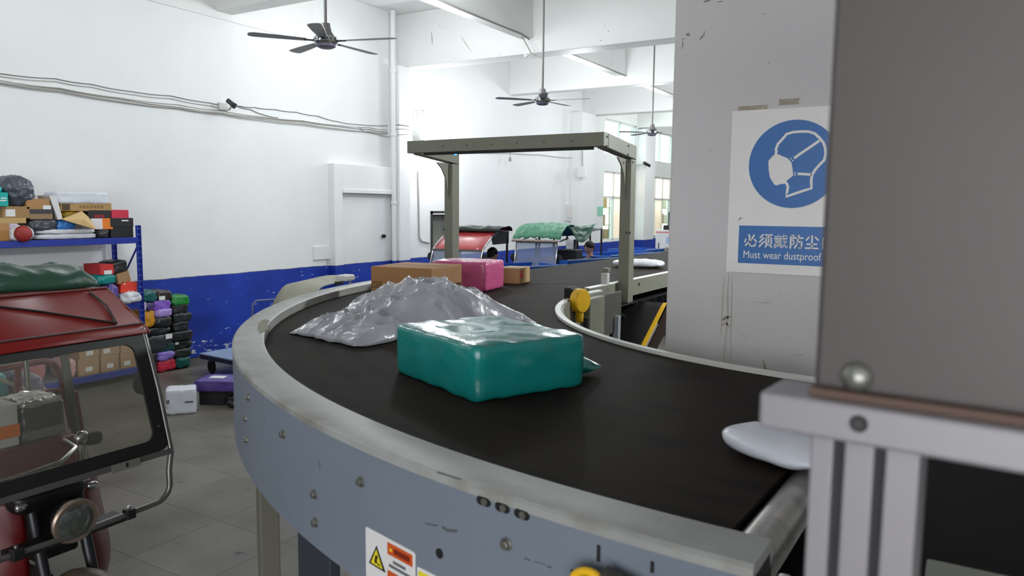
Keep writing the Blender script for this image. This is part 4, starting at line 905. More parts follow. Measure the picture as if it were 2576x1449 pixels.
# white cover plate low on the wall and a wire from it
pb_ = onx(790, 621, XW + 0.03); pc_ = onx(834, 651, XW + 0.03)
t = thing('cover_plate', 'white junction cover plate on the wall left of the white door', 'box', (XW, (pb_.y + pc_.y) / 2, pc_.z))
MB().span((XW, pb_.y, pc_.z), (XW + 0.03, pc_.y, pb_.z)).build('plate', M_white, t, bevel=0.004)
MB().tube([onx(824, 651, XW + 0.02), onx(826, 665, XW + 0.02)], 0.01, 6).build('conduit_stub', M_cabw, t)
# flood lamp on the wall beyond the column, and the twin clips above it
fl_ = thing('flood_lamp', 'bright wall flood lamp beyond the column, just above the gantry corner', 'lamp', onx(1072, 352, XW + 0.1))
q = onx(1070, 349, XW + 0.14)
MB().box(q, (0.10, 0.24, 0.17)).build('housing', mat('pale_lamp_housing', (210, 210, 206), 0.4), fl_, bevel=0.01)
MB().span((q.x + 0.05, q.y - 0.10, q.z - 0.07), (q.x + 0.056, q.y + 0.10, q.z + 0.07)).build('lamp_face', mat('lit_lamp_face', (255, 255, 255), 0.4, emit=14.0), fl_)
MB().tube([(XW, q.y, q.z), (q.x - 0.05, q.y, q.z)], 0.015, 8).build('bracket', M_gal, fl_)
cl = thing('cable_hooks', 'pair of small white hooks high on the bright wall beyond the column', 'hook', onx(1048, 292, XW))
for px in (1042, 1058):
    q = onx(px, 290, XW); MB().tube([q + Vector((0.0, 0, 0.10)), q + Vector((0.07, 0, 0.09)), q + Vector((0.09, 0, 0.02)), q + Vector((0.07, 0, -0.10)), q + Vector((0, 0, -0.11))], 0.012, 8).build('hook', mat('pale_grey_hook', (188, 188, 186), 0.5), cl, smooth=50)
# white conduit near door_2
o = MB().tube([onx(1052, 430, XW + 0.02), onx(1055, 596, XW + 0.02), onx(1060, 606, XW + 0.02), onx(1081, 611, XW + 0.02)], 0.014, 8).build('wall_conduit', M_cabw, smooth=50)
tag(o, 'thin white conduit bending towards the dark doorway', 'pipe')
# conduit and tube lamp on the long beam; wires hanging by the second fan
xb = -6.66
ta = Vector((xb, 8.35, 5.185)); tb = Vector((xb, 11.4, 5.185))
tl = thing('tube_lamp', 'fluorescent tube lamp under the ceiling beam at the top edge of the picture', 'lamp', (-6.80, 7.8, 5.12))
MB().span((-6.83, 7.15, 5.16), (-6.77, 8.42, 5.2)).build('batten', mat('white_enamel', (232, 232, 230), 0.35), tl)
MB().cyl((-6.8, 7.2, 5.14), (-6.8, 8.38, 5.14), 0.016, 12).build('tube', mat('lit_tube', (255, 255, 255), 0.4, emit=9.0), tl)
o = MB().tube([ta, tb, (xb - 0.02, 11.7, 5.16)], 0.014, 6).build('beam_conduit', M_cab); tag(o, 'grey conduit along the lower edge of the near ceiling beam', 'pipe')
o = MB().tube([(xb, 12.3, 5.185), (xb, 24.0, 5.185)], 0.014, 6).build('beam_conduit', M_cab); tag(o, 'grey conduit along the far ceiling beam, passing the farthest fan rod', 'pipe')
ww = [(1306, 84), (1318, 100), (1330, 122), (1336, 134), (1350, 141), (1364, 146)]
o = MB().tube([ony(x, y, 11.6 if i < 4 else 10.6) for i, (x, y) in enumerate(ww)], 0.008, 6).build('cable', M_cab, smooth=60); tag(o, 'loose wire from the beam conduit to the middle fan rod', 'cable')
q = ony(1325, 142, 11.76); o = MB().lathe([(0.03, 0), (0.05, 0.02), (0.05, 0.05), (0.02, 0.07)], q - UP * 0.02, UP, 14).build('ceiling_rose', mat('white_enamel', (232, 232, 230), 0.35)); tag(o, 'small round white ceiling rose under the big crossbeam', 'fitting')
# lamp holder hanging on the far wall, cable runs there
hk = thing('lamp_holder', 'tiny lamp holder hanging on a wire before the far white wall', 'lamp', onx(1283, 402, XW + 0.2))
q = onx(1283, 400, XW + 0.2); MB().tube([Vector((XW, q.y, q.z + 0.32)), q + UP * 0.32, q], 0.006, 6).build('wire', M_cab, hk); MB().lathe([(0.012, 0.05), (0.03, 0.03), (0.035, -0.03), (0.02, -0.06)], q, UP, 12).build('socket', mat('grey_socket', (150, 150, 148), 0.5), hk, smooth=50)
far = [(1110, 372), (1180, 383), (1283, 385), (1360, 389), (1430, 397), (1497, 393)]
wcable(far, 'thin cable across the far white wall behind the gantry', None, M_cabw, 0.008, 0.05)
wcable([(1100, 347), (1130, 346), (1160, 362), (1200, 375)], 'short cable above the gantry beam on the far wall', None, M_cabw, 0.008, 0.05)
# column switch box, green notice, wall cupboard
eb = thing('switch_box', 'white switch box on the far column, above the green canopy', 'box', onx(1465, 446, XW + 0.1))
q = ony(1465, 433, c2a - 0.05); MB().box(q, (0.24, 0.10, 0.30)).build('case', mat('white_enamel', (232, 232, 230), 0.35), eb, bevel=0.01)
MB().tube([q + Vector((0, 0.02, 0.15)), q + Vector((-0.02, 0.02, 0.62))], 0.02, 8).build('conduit', M_cabw, eb)
gn = onx(1511, 531, XW + 0.36 if False else XW + 0.02); o = MB().span((XW, gn.y - 0.2, gn.z - 0.14), (XW + 0.02, gn.y + 0.2, gn.z + 0.14)).build('exit_notice', mat('pale_green_sign', (150, 214, 190), 0.4)); tag(o, 'small pale green notice right of the far column', 'sign')
cp = thing('wall_cupboard', 'flush white cupboard in the far wall, above the green canopy', 'cupboard', onx(1440, 556, XW))
a, b_ = onx(1420, 556, XW), onx(1458, 514, XW)
c_ = MB(); c_.span((XW, a.y, a.z), (XW + 0.05, b_.y, b_.z)); c_.build('frame', M_frame, cp, bevel=0.006)
ym = (a.y + b_.y) / 2
for (u, v, m_) in ((a.y + 0.1, ym - 0.01, mat('pinkish_door', (226, 218, 216), 0.5)), (ym + 0.01, b_.y - 0.1, mat('grey_white_door', (206, 206, 208), 0.5))):
    MB().span((XW + 0.05, u, a.z + 0.08), (XW + 0.07, v, b_.z - 0.1)).build('door', m_, cp, bevel=0.004)
# ------------------------------------------------------------------ blue boltless rack against the left wall
M_blue = mat('blue_steel', (34, 56, 158), 0.4, 0.1, var=0.06); XF_, XB_ = -9.08, -9.62
yR = onx(346, 620, XF_).y; ZT = onx(337, 597, XF_).z; ZM = onx(325, 762, XF_).z; ZL = 0.16
rk = thing('storage_rack', 'blue steel storage rack against the left wall, loaded with parcels', 'rack', (-9.35, yR - 1.5, 0))
def post(x, y, h):
    b = MB(); b.span((x - 0.045, y - 0.05, 0), (x - 0.040, y, h)).span((x - 0.045, y - 0.005, 0), (x, y, h)); o = b.build('post', M_blue, rk); o['kind'] = 'structure' if False else 'thing'
    h_ = MB()
    for k in range(int(h / 0.075)):
        z = 0.06 + k * 0.075; h_.span((x - 0.030, y - 0.0065, z), (x - 0.018, y - 0.0045, z + 0.018)).span((x - 0.047, y - 0.03, z), (x - 0.0395, y - 0.018, z + 0.018))
    q = h_.build('hole', mat('pale_hole', (150, 160, 200), 0.5), rk); q['kind'] = 'stuff'
    del o['kind']
for y in (yR + 0.03, yR - 3.0):
    post(XF_ + 0.045, y, 1.985); post(XB_ + 0.045, y, 1.985)
for z in (ZT, ZM, ZL):
    b = MB(); b.span((XF_ - 0.02, yR - 3.0, z - 0.075), (XF_ + 0.02, yR, z)); b.build('front_beam', M_blue, rk, bevel=0.004)
    b = MB(); b.span((XB_ - 0.02, yR - 3.0, z - 0.075), (XB_ + 0.02, yR, z)); b.build('back_beam', M_blue, rk, bevel=0.004)
    b = MB(); b.span((XB_, yR - 0.03, z - 0.06), (XF_, yR, z - 0.01)); b.build('side_beam', M_blue, rk)
    b = MB(); b.span((XB_ + 0.02, yR - 2.98, z - 0.02), (XF_ - 0.02, yR - 0.03, z - 0.002)); b.build('shelf_board', mat('grey_shelf_board', (120, 124, 132), 0.5), rk)
b = MB(); b.tube([(XB_, yR, 1.05), (XF_, yR, 1.72)], 0.012, 6); b.build('diagonal_brace', M_blue, rk)

def yz(x0, y0, x1, y1, xf):
    ym, xm = (y0 + y1) / 2, (x0 + x1) / 2
    return onx(x0, ym, xf).y, onx(x1, ym, xf).y, onx(xm, y1, xf).z, onx(xm, y0, xf).z
GS = 'parcels on the blue rack'
def sbox(label, col, rect, xf=XF_ - 0.03, d=0.36, stick=None, tilt=0.0, tape=True, name='carton', mt=None, m=None, floor=None, lid=None, cat='parcel'):
    y0, y1, z0, z1 = yz(*rect, xf)
    if floor is not None: z0 = floor
    m = m or mat('card_%d_%d_%d' % col, col, 0.65, var=0.05, scale=5)
    R = Matrix.Rotation(math.radians(tilt), 3, 'X') @ rz(90); d = min(d, xf - XB_ + 0.0)
    t, ax = carton(name, label, (xf - d / 2, (y0 + y1) / 2, z0), (y1 - y0, d, z1 - z0), R, m, GS, cat, tape, stick, mt)
    if lid:
        lc, fr_ = lid; b = MB(); zc = z1 - (z1 - z0) * fr_; b.span((xf - d - 0.004, y0 - 0.004, zc), (xf + 0.004, y1 + 0.004, z1 + 0.003)); b.build('lid', mat('lid_%d_%d_%d' % lc, lc, 0.5), t, bevel=0.004)
    return t, (y0, y1, z0, z1)
def sbag(label, col, rect, xf=XF_ - 0.02, d=0.34, k=4.5, wr=0.014, taper=0.25, seed=1, tilt=0, rough=0.3, stick=None, floor=None, name='plastic_bag', group=GS, n=12):
    y0, y1, z0, z1 = yz(*rect, xf)
    if floor is not None: z0 = floor
    c = Vector((xf - d / 2, (y0 + y1) / 2, z0)); t = thing(name, label, 'parcel', c, group)
    R = Matrix.Rotation(math.radians(tilt), 3, 'X') @ rz(90); b = MB()
    soft(b, c + UP * ((z1 - z0) / 2), (y1 - y0, d, z1 - z0), R, k, n, wr, 9, seed, taper)
    b.build('plastic_film', poly('poly_%d_%d_%d' % col, col, rough, 0.07, 0.3), t, smooth=55)
    if stick:
        a0, a1, b0, b1 = yz(*stick, xf + 0.004); MB().span((xf - 0.004, a0, b0), (xf + 0.008, a1, b1)).build('shipping_label', M_lab, t)
    return t
DK, GY = (30, 30, 32), (62, 66, 72)
FT = ZT
# top shelf, lower row
sbox('brown carton at the far left end of the top shelf, lowest in its pile', (176, 126, 66), (-24, 580, 28, 606), stick=None, floor=FT)
wb = sbag('white bag around a red ball, front of the top shelf', (224, 220, 222), (28, 570, 88, 607), xf=XF_ + 0.02, d=0.2, wr=0.02, seed=4, floor=FT)
q = onx(58, 588, XF_ + 0.035); b = MB(); b.lathe([(0.0, -0.03), (0.075, -0.025), (0.095, 0.0), (0.085, 0.03), (0.05, 0.05), (0.0, 0.055)], q, (1, 0, 0), 20); b.build('red_ball', mat('dull_red', (158, 44, 40), 0.5, var=0.1), wb, smooth=60)
sbag('long flat white mailer on the top shelf, lower of the pair', (214, 216, 220), (93, 588, 248, 603), k=6, wr=0.006, taper=0.1, seed=7, floor=FT, name='flat_mailer')
sbag('long flat white mailer on the top shelf, upper of the pair', (220, 222, 226), (95, 576, 246, 588), k=6, wr=0.006, taper=0.1, seed=9, name='flat_mailer')
sbag('small crumpled dark packet beside the long white mailers', (52, 54, 54), (249, 577, 279, 597), wr=0.02, seed=3, floor=FT)
tb, (y0, y1, z0, z1) = sbox('black shoe box with a lid at the right end of the top shelf', (24, 24, 26), (278, 549, 335, 594), d=0.42, tape=False, floor=FT, lid=((30, 30, 32), 0.45), name='shoe_box')
zl = onx(318, 555, XF_).z; ya_, yb_ = onx(309, 555, XF_).y, onx(326, 555, XF_).y
MB().span((XF_ - 0.028, ya_, zl - 0.008), (XF_ - 0.0235, yb_, zl + 0.008)).build('white_mark', M_lab, tb)
# second row
sbag('dark grey plastic parcel on the top shelf, left of the blue bag', (70, 74, 80), (77, 551, 150, 582), seed=12, d=0.36)
sbag('crumpled bright blue bag on the top shelf', (54, 126, 206), (146, 553, 192, 577), seed=14, wr=0.025)
sbox('brown carton with a pale green sticker edge at the left of the top shelf', (186, 140, 92), (-20, 561, 24, 581))
sbag('small lavender packet above the white bag with the red ball', (206, 188, 210), (22, 561, 48, 578), seed=15, d=0.2)
sbox('flat kraft carton flap piece in the left pile of the top shelf', (196, 164, 108), (-16, 548, 66, 562), tape=False)
tt, _ = sbox('white and orange box on the top shelf, left of the black shoe box', (226, 222, 224), (229, 549, 283, 577), tape=False)
y0, y1, z0, z1 = yz(258, 549, 283.5, 576, XF_ - 0.03); MB().span((XF_ - 0.033, y0, z0), (XF_ - 0.027, y1, z1)).build('orange_panel', mat('orange_card', (236, 126, 34), 0.5), tt)
# kraft paper bag, torn open: a folded sheet leaning on the parcels
kb = thing('kraft_envelope', 'torn tan kraft paper envelope leaning on the top shelf parcels', 'parcel', onx(200, 576, XF_ + 0.02), GS)
pp = [onx(x, y, XF_ + o_) for x, y, o_ in ((157, 552, 0.03), (206, 531, -0.02), (222, 545, -0.02), (243, 577, 0.05), (200, 565, 0.07))]
b = MB(); cen = sum(pp, Vector()) / 5 + Vector((0.05, 0, 0.01))
b.add(pp + [cen] + [p + Vector((-0.05, 0, 0)) for p in pp], [(0, 1, 5), (1, 2, 5), (2, 3, 5), (3, 4, 5), (4, 0, 5), (10, 9, 8, 7, 6)] + [(i, i + 6, (i + 1) % 5 + 6, (i + 1) % 5) for i in range(5)])
b.build('paper', mat('kraft_paper', (216, 182, 128), 0.7, var=0.06, scale=8), kb)
sbag('yellow packet behind the kraft envelope', (232, 192, 44), (160, 530, 200, 552), xf=XF_ - 0.12, seed=18, wr=0.02)
# third row
sbox('carton with a white label in the left pile of the top shelf', (164, 128, 84), (6, 519, 76, 549), stick=[('-y', 0.28, 0.45, 0.10, 0.08)], tape=True)
sbox('shoe carton with a dark lid beside the leaning white board', (150, 124, 94), (76, 527, 133, 552), tape=False, lid=((58, 58, 62), 0.42), name='shoe_box')
tt, _ = sbox('black and red box beneath the long carton on the top shelf', (42, 38, 42), (222, 528, 279, 550), tape=False)
y0, y1, z0, z1 = yz(236, 540, 262, 548, XF_ - 0.03); MB().span((XF_ - 0.033, y0, z0), (XF_ - 0.027, y1, z1)).build('red_band', mat('dark_red_card', (140, 28, 36), 0.5), tt)
sbox('crimson box on top of the black shoe box', (206, 50, 74), (281, 528, 324, 550), tape=False, d=0.3)
# top row
t2, _ = sbox('long kraft carton with faint lettering, open at its left end', (176, 142, 92), (153, 510, 281, 531), tape=False, d=0.34)
y0, y1, z0, z1 = yz(156, 513, 176, 529, XF_ - 0.03); MB().span((XF_ - 0.032, y0, z0), (XF_ - 0.028, y1, z1)).build('open_end', mat('carton_inside', (84, 66, 44), 0.7), t2)
for k in range(7):
    y0, y1, z0, z1 = yz(200 + k * 9, 517, 206 + k * 9, 524, XF_ - 0.03); MB().span((XF_ - 0.0315, y0, z0), (XF_ - 0.0285, y1, z1)).build('faint_character', mat('faint_brown_print', (140, 108, 66), 0.7), t2)
sbag('long parcel wrapped in crumpled white plastic on top of the kraft carton', (216, 220, 230), (142, 483, 275, 513), k=9, wr=0.012, taper=0.05, seed=23, d=0.3, name='wrapped_parcel')
lb = thing('foam_board', 'white foam board leaning beside the wrapped white parcel', 'board', onx(150, 553, XF_), GS)
pa = [onx(x, y, XF_ - 0.03) for x, y in ((124, 492), (142, 492), (158, 552), (146, 553))]
b = MB(); b.add(pa + [p + Vector((-0.26, 0, 0)) for p in pa], [(0, 1, 2, 3), (7, 6, 5, 4)] + [(i, i + 4, (i + 1) % 4 + 4, (i + 1) % 4) for i in range(4)]); b.build('board', mat('foam_white', (222, 222, 222), 0.6), lb)
sbox('carton with a white corner label beneath the big dark bag', (176, 132, 86), (66, 500, 126, 527), stick=[('-y', 0.86, 0.18, 0.09, 0.05)])
sbag('big dark slate plastic bag at the top left of the rack', (76, 82, 94), (12, 443, 94, 519), d=0.40, wr=0.022, k=3.4, seed=33, n=18, tilt=10)
tq, _ = sbox('teal box with white print, left edge of the picture on the rack', (24, 176, 168), (-18, 484, 21, 519), tape=False, xf=XF_ + 0.02)
for (a_, c_, b_, d_) in ((2, 497, 17, 500), (0, 503, 16, 506)):
    y0, y1, z0, z1 = yz(a_, c_, b_, d_, XF_ + 0.02); MB().span((XF_ + 0.017, y0, z0), (XF_ + 0.022, y1, z1)).build('white_mark', M_lab, tq)
sbag('small teal bag on top of the teal box', (40, 182, 176), (-16, 468, 6, 485), seed=28, d=0.25)
# middle shelf
FM = ZM
sbag('white plastic bag hanging over the middle shelf edge', (216, 216, 222), (312, 735, 358, 764), xf=XF_ + 0.06, d=0.3, wr=0.03, seed=31, floor=FM)
sbag('dark packet at the bottom of the middle shelf pile', (36, 34, 38), (286, 736, 312, 764), seed=32, floor=FM)
sbag('purple bag on the middle shelf, just above the tricycle roof', (94, 78, 150), (274, 713, 300, 764), seed=33, d=0.3, floor=FM)
sbox('bright red-orange box tilted on the middle shelf', (226, 64, 44), (303, 709, 344, 737), tilt=-6, tape=False, stick=[('-y', 0.2, 0.8, 0.03, 0.012)])
sbox('tan box standing above the red-orange box on the middle shelf', (166, 128, 88), (298, 684, 330, 711), tilt=12, tape=False)
sbag('teal bag in the middle shelf pile, under the red box', (24, 140, 136), (246, 690, 298, 716), seed=36, d=0.36)
tr_, (y0, y1, z0, z1) = sbox('red box with a white label on top of the middle shelf pile', (206, 50, 52), (252, 665, 287, 691), tape=False, stick=[('-y', 0.55, 0.22, 0.10, 0.05)])
mat('deep_red_card', (128, 28, 36), 0.5)
sbag('black bag at the top right of the middle shelf pile', (42, 40, 44), (286, 657, 322, 686), seed=38, d=0.34, tilt=10, k=9, wr=0.008, taper=0.0)
for (l, c_, r_, s_) in (('dark bundle on the middle shelf under the red box', (48, 50, 56), (200, 712, 250, 762), 41), ('dark green bag on the middle shelf, hidden by the tarp', (34, 64, 58), (120, 716, 198, 762), 43)):
    sbag(l, c_, r_, seed=s_, floor=FM)
# bottom level: kraft cartons with labels, seen through the windscreen
FL = ZL
for i, (r_, lb_) in enumerate((((197, 900, 250, 940), 0.5), ((199, 866, 251, 900), 0.5), ((253, 893, 300, 928), 0.5), ((254, 860, 301, 893), 0.3), ((303, 888, 344, 922), 0.4), ((304, 854, 345, 888), None))):
    nm = ('left column, lower', 'left column, upper', 'middle column, lower', 'middle column, upper', 'right column, lower', 'right column, upper')[i]
    sbox('labelled kraft carton on the rack bottom, %s, behind the windscreen' % nm, (176, 140, 104), r_, stick=[('-y', lb_, 0.35, 0.085, 0.055)] if lb_ else None, floor=FL if i % 2 == 0 else None, d=0.4)
sbag('pink parcel left of the kraft cartons on the rack bottom', (224, 170, 170), (157, 902, 195, 942), seed=47, floor=FL, d=0.3)
sbag('teal bag on the rack bottom seen at the left picture edge', (30, 140, 140), (-20, 893, 26, 950), seed=48, floor=FL)
sbag('rose pink bundle lying on the rack bottom behind the cargo frame', (190, 120, 124), (36, 890, 120, 950), seed=49, floor=FL)

# ------------------------------------------------------------------ bags stacked on the floor by the wall
GB = 'bags stacked on the floor beside the rack'
XS = -9.2
BAGS = [  # label, colour, rect, sticker, seed
 ('rosy red bag, lowest front one of the floor stack', (206, 50, 74), (397, 903, 446, 930), None), ('lowest teal bag at the right foot of the floor stack', (16, 88, 82), (444, 897, 482, 921), None),
 ('lilac bag lying on the rosy red bag', (132, 110, 196), (398, 884, 442, 906), None), ('dark brown bag at the left foot of the floor stack', (44, 38, 36), (372, 888, 399, 931), None),
 ('dark teal bag in the stack above the lower lilac bag', (18, 74, 70), (403, 862, 442, 886), None), ('black green bag on the right side above the lowest teal bag', (28, 38, 34), (440, 877, 485, 899), None),
 ('black bag with a small white tear, right side of the stack, fourth from its foot', (26, 28, 28), (438, 856, 484, 879), (441, 861, 449, 867)),
 ('large dark grey bag with a white label in the floor stack', (46, 48, 52), (363, 842, 440, 888), (417, 840, 433, 852)), ('flat black bag jutting out at the right side of the stack', (36, 36, 36), (434, 833, 488, 858), None),
 ('black crumpled bag with shiny folds above the labelled grey bag', (24, 24, 26), (362, 823, 434, 844), None), ('smooth black bag on the right side, sixth from the stack foot', (34, 35, 36), (438, 809, 477, 834), None),
 ('glossy black bag under the pale lilac bag', (26, 26, 28), (391, 796, 435, 825), None), ('orange crumpled plastic bag beside the rack post', (214, 150, 30), (360, 781, 392, 825), None),
 ('black green bag jutting right below the topmost black one', (34, 38, 36), (438, 787, 484, 811), None), ('pale lilac rolled bag under the bright purple bag', (172, 146, 214), (394, 777, 436, 798), None),
 ('uppermost black bag, just below the bright green bag', (38, 40, 40), (437, 764, 477, 789), None), ('dark purple bag behind the bright purple bag', (70, 56, 110), (366, 761, 387, 783), None),
 ('narrow whitish lilac bag next to the rack post', (196, 184, 210), (357, 760, 369, 783), None), ('bright purple bag near the top of the floor stack', (134, 92, 196), (385, 755, 433, 781), None),
 ('bright green bag topping the right side of the floor stack', (28, 128, 48), (435, 744, 479, 768), None), ('dark teal bag at the top left of the floor stack', (20, 96, 92), (358, 732, 397, 761), None),
 ('dark brown bag with a white label at the top of the floor stack', (48, 38, 34), (396, 732, 434, 757), (400, 745, 415, 755))]
for i, (l, c_, r_, s_) in enumerate(BAGS):
    fl0 = 0.0 if r_[3] >= 920 else None
    sbag(l, c_, r_, xf=XS + 0.012 * (i % 3), d=0.34, k=6.5, wr=0.017, taper=0.14, seed=60 + i, stick=s_, group=GB, rough=0.34, floor=fl0, n=10)
# ------------------------------------------------------------------ red cargo tricycle, left foreground, facing the conveyor
M_red = mat('red_paint', (118, 15, 10), 0.42, var=0.08, scale=3, spec=0.3); M_dred = mat('dark_red_paint', (96, 24, 24), 0.45, var=0.1); M_rub = mat('black_rubber_trim', (24, 23, 22), 0.5)
M_tube = mat('grey_steel_tube', (112, 112, 108), 0.35, 0.6); M_tyre = mat('tyre', (26, 26, 26), 0.75, bump=0.2, bscale=60)
YC = 1.83
tk = thing('cargo_tricycle', 'red cargo tricycle with a big framed windscreen, left foreground', 'tricycle', (-4.6, YC, 0))
# windscreen plane
XB0, ZB0, XT0, ZT0 = -3.44, 1.005, -3.63, 1.60
def wp(y, t): return Vector((XB0 + (XT0 - XB0) * t, y, ZB0 + (ZT0 - ZB0) * t))
wn_ = Vector((ZT0 - ZB0, 0, XB0 - XT0)).normalized()
def rrect(y0, y1, t0, t1, ry_, rt, n=6):
    out = []
    for (cy, ct, a0) in ((y1 - ry_, t1 - rt, 0), (y0 + ry_, t1 - rt, 90), (y0 + ry_, t0 + rt, 180), (y1 - ry_, t0 + rt, 270)):
        for k in range(n + 1):
            a = math.radians(a0 + 90 * k / n); out.append((cy + ry_ * math.cos(a), ct + rt * math.sin(a)))
    return out
yl, yr = YC - 0.50, YC + 0.505
def ring(o, i, d0, d1, nm, m, par):
    n = len(o); vs = [wp(*q) + wn_ * d1 for q in o] + [wp(*q) + wn_ * d1 for q in i] + [wp(*q) + wn_ * d0 for q in o] + [wp(*q) + wn_ * d0 for q in i]; fs = []
    for k in range(n):
        j = (k + 1) % n; fs += [(k, j, n + j, n + k), (2 * n + j, 2 * n + k, 3 * n + k, 3 * n + j), (j, k, 2 * n + k, 2 * n + j), (n + k, n + j, 3 * n + j, 3 * n + k)]
    return MB().add(vs, fs).build(nm, m, par)
o_ = rrect(yl, yr, 0.0, 1.0, 0.05, 0.06); i_ = rrect(yl + 0.055, yr - 0.062, 0.10, 0.905, 0.055, 0.08)
ws_ = ring(o_, i_, -0.008, 0.008, 'windscreen_seal', M_rub, tk)
n_ = len(i_); MB().add([wp(*q) + wn_ * 0.002 for q in i_] + [wp(*q) - wn_ * 0.002 for q in i_], [tuple(range(n_)), tuple(range(2 * n_ - 1, n_ - 1, -1))]).build('windscreen_glass', glass('windscreen', (240, 240, 234), film=0.10, filmcol=(170, 168, 158)), tk)
b = MB(); b.tube([wp(yl - 0.01, -0.02), wp(yl - 0.012, 0.5), wp(yl - 0.005, 1.02)], 0.013, 10); b.build('frame_tube', M_tube, tk, smooth=50)
b = MB(); b.tube([wp(yr + 0.012, 1.02), wp(yr + 0.02, 0.5), wp(yr + 0.012, -0.02)], 0.013, 10); b.build('frame_tube', M_tube, tk, smooth=50)
b = MB(); b.obox(wp(yl, -0.045) - wn_ * 0.008, Vector((0, yr - yl + 0.01, 0)), wn_ * 0.02, (wp(yl, 0.0) - wp(yl, -0.045))); b.build('lower_rail', M_tube, tk, bevel=0.003)
k = onx(318, 1170, XB0 + 0.02); b = MB(); b.span((k.x, k.y - 0.075, k.z - 0.02), (k.x + 0.004, k.y + 0.07, k.z + 0.02)); pt_ = b.build('plate_bracket', mat('grey_bracket', (120, 118, 110), 0.5), tk)
MB().span((k.x + 0.002, k.y - 0.004, k.z - 0.008), (k.x + 0.007, k.y + 0.006, k.z + 0.012)).build('bracket_slot', M_black, tk)
MB().cyl(wp(yr - 0.03, 0.20) + wn_ * 0.008, wp(yr - 0.03, 0.20) + wn_ * 0.012, 0.006, 8).build('screw', M_tube, tk)
# sloping red front of the roof and the flat top behind it
XR, ZRF = -3.97, 1.795
def rf(y, s):  # s: 0 windscreen top .. 1 roof edge
    return Vector((XT0 + 0.03 + (XR - XT0 - 0.03) * s, y, ZT0 - 0.01 + (ZRF - ZT0 + 0.01) * s + 0.012 * math.sin(math.pi * s)))
ry0, ry1 = yl - 0.02, yr + 0.03
b = MB(); b.grid(lambda u, v: rf(ry0 + (ry1 - ry0) * u, v), 2, 8); b.build('roof_front', M_red, tk, smooth=60, solid=0.006)
b = MB(); b.grid(lambda u, v: Vector((XR - 0.85 * v, ry0 + (ry1 - ry0) * u, ZRF + 0.01 * math.sin(math.pi * u) - 0.01 * v)), 8, 4); b.build('roof_top', M_dred, tk, smooth=60, solid=0.006)
b = MB(); b.tube([rf(ry0, 0.16) + UP * 0.004, rf(ry1, 0.16) + UP * 0.004], 0.007, 8); b.build('roof_moulding', mat('dark_moulding', (54, 16, 14), 0.5), tk)
b = MB(); b.tube([rf(ry1, 0), rf(ry1, 0.5), rf(ry1, 1.0)], 0.006, 8); b.build('roof_edge_trim', mat('dull_edge_trim', (110, 60, 52), 0.5), tk)
b = MB(); b.tube([rf(ry0, 1.0) + UP * 0.006, rf(ry1, 1.0) + UP * 0.006], 0.006, 8); b.build('roof_edge_trim', mat('dull_edge_trim', (110, 60, 52), 0.5), tk)
# cab posts, seat box, handlebar, mirror
for y in (ry0 + 0.05, ry1 - 0.05): MB().tube([(XR - 0.8, y, ZRF - 0.02), (XR - 0.74, y, 0.62)], 0.016, 8).build('cab_post', M_tube, tk, smooth=50)
pA_, pB_ = onx(150, 878, -4.35), onx(190, 1085, -4.35)
MB().tube([pA_ + UP * 0.25 - (pB_ - pA_).normalized() * 0.02, pB_, pB_ + (pB_ - pA_) * 0.8], 0.024, 8).build('cab_post', mat('dark_grey_post', (84, 84, 82), 0.5), tk, smooth=50)
ZST = onx(110, 1104, -4.2).z
MB().span((-4.62, YC - 0.40, 0.40), (-4.15, onx(198, 1130, -4.15).y, ZST - 0.002)).build('seat_box', M_dred, tk, bevel=0.02)
MB().span((-4.68, YC - 0.36, 0.78), (-4.60, YC + 0.25, 1.02)).build('seat_back', M_dred, tk, bevel=0.02)
q = onx(206, 1102, -3.74); e_ = Vector((0, 1, 0))
b = MB(); b.tube([q + Vector((-0.20, 0.02, -0.05)), q + Vector((-0.06, 0, -0.06)), q + Vector((-0.02, -0.10, -0.10)), q + Vector((0.02, -0.34, -0.10)), q + Vector((-0.02, -0.58, -0.10)), q + Vector((-0.2, -0.68, -0.06))], 0.012, 8); b.build('handlebar', M_chrome, tk, smooth=60)
b = MB(); soft(b, q, (0.06, 0.075, 0.075), None, 2, 10); b.build('brake_clamp', M_chrome, tk, smooth=60)
b = MB(); b.cyl(q - UP * 0.03, q - UP * 0.13, 0.02, 12); b.build('lever_mount', M_chrome, tk, smooth=60)
b = MB(); soft(b, q + Vector((0.01, 0.05, -0.01)), (0.05, 0.09, 0.07), None, 3, 8); b.build('grip', M_rub, tk, smooth=60)
mq = onx(362, 965, -3.72); b = MB(); b.lathe([(0.0, -0.012), (0.055, -0.01), (0.06, 0.0), (0.052, 0.012), (0, 0.016)], mq, (-1, 0.1, 0), 24); b.build('round_mirror', M_rub, tk, smooth=50)
MB().tube([mq, mq + Vector((0.02, 0.07, 0.02)), wp(yr + 0.015, 0.62)], 0.007, 8).build('mirror_stalk', M_rub, tk, smooth=50)
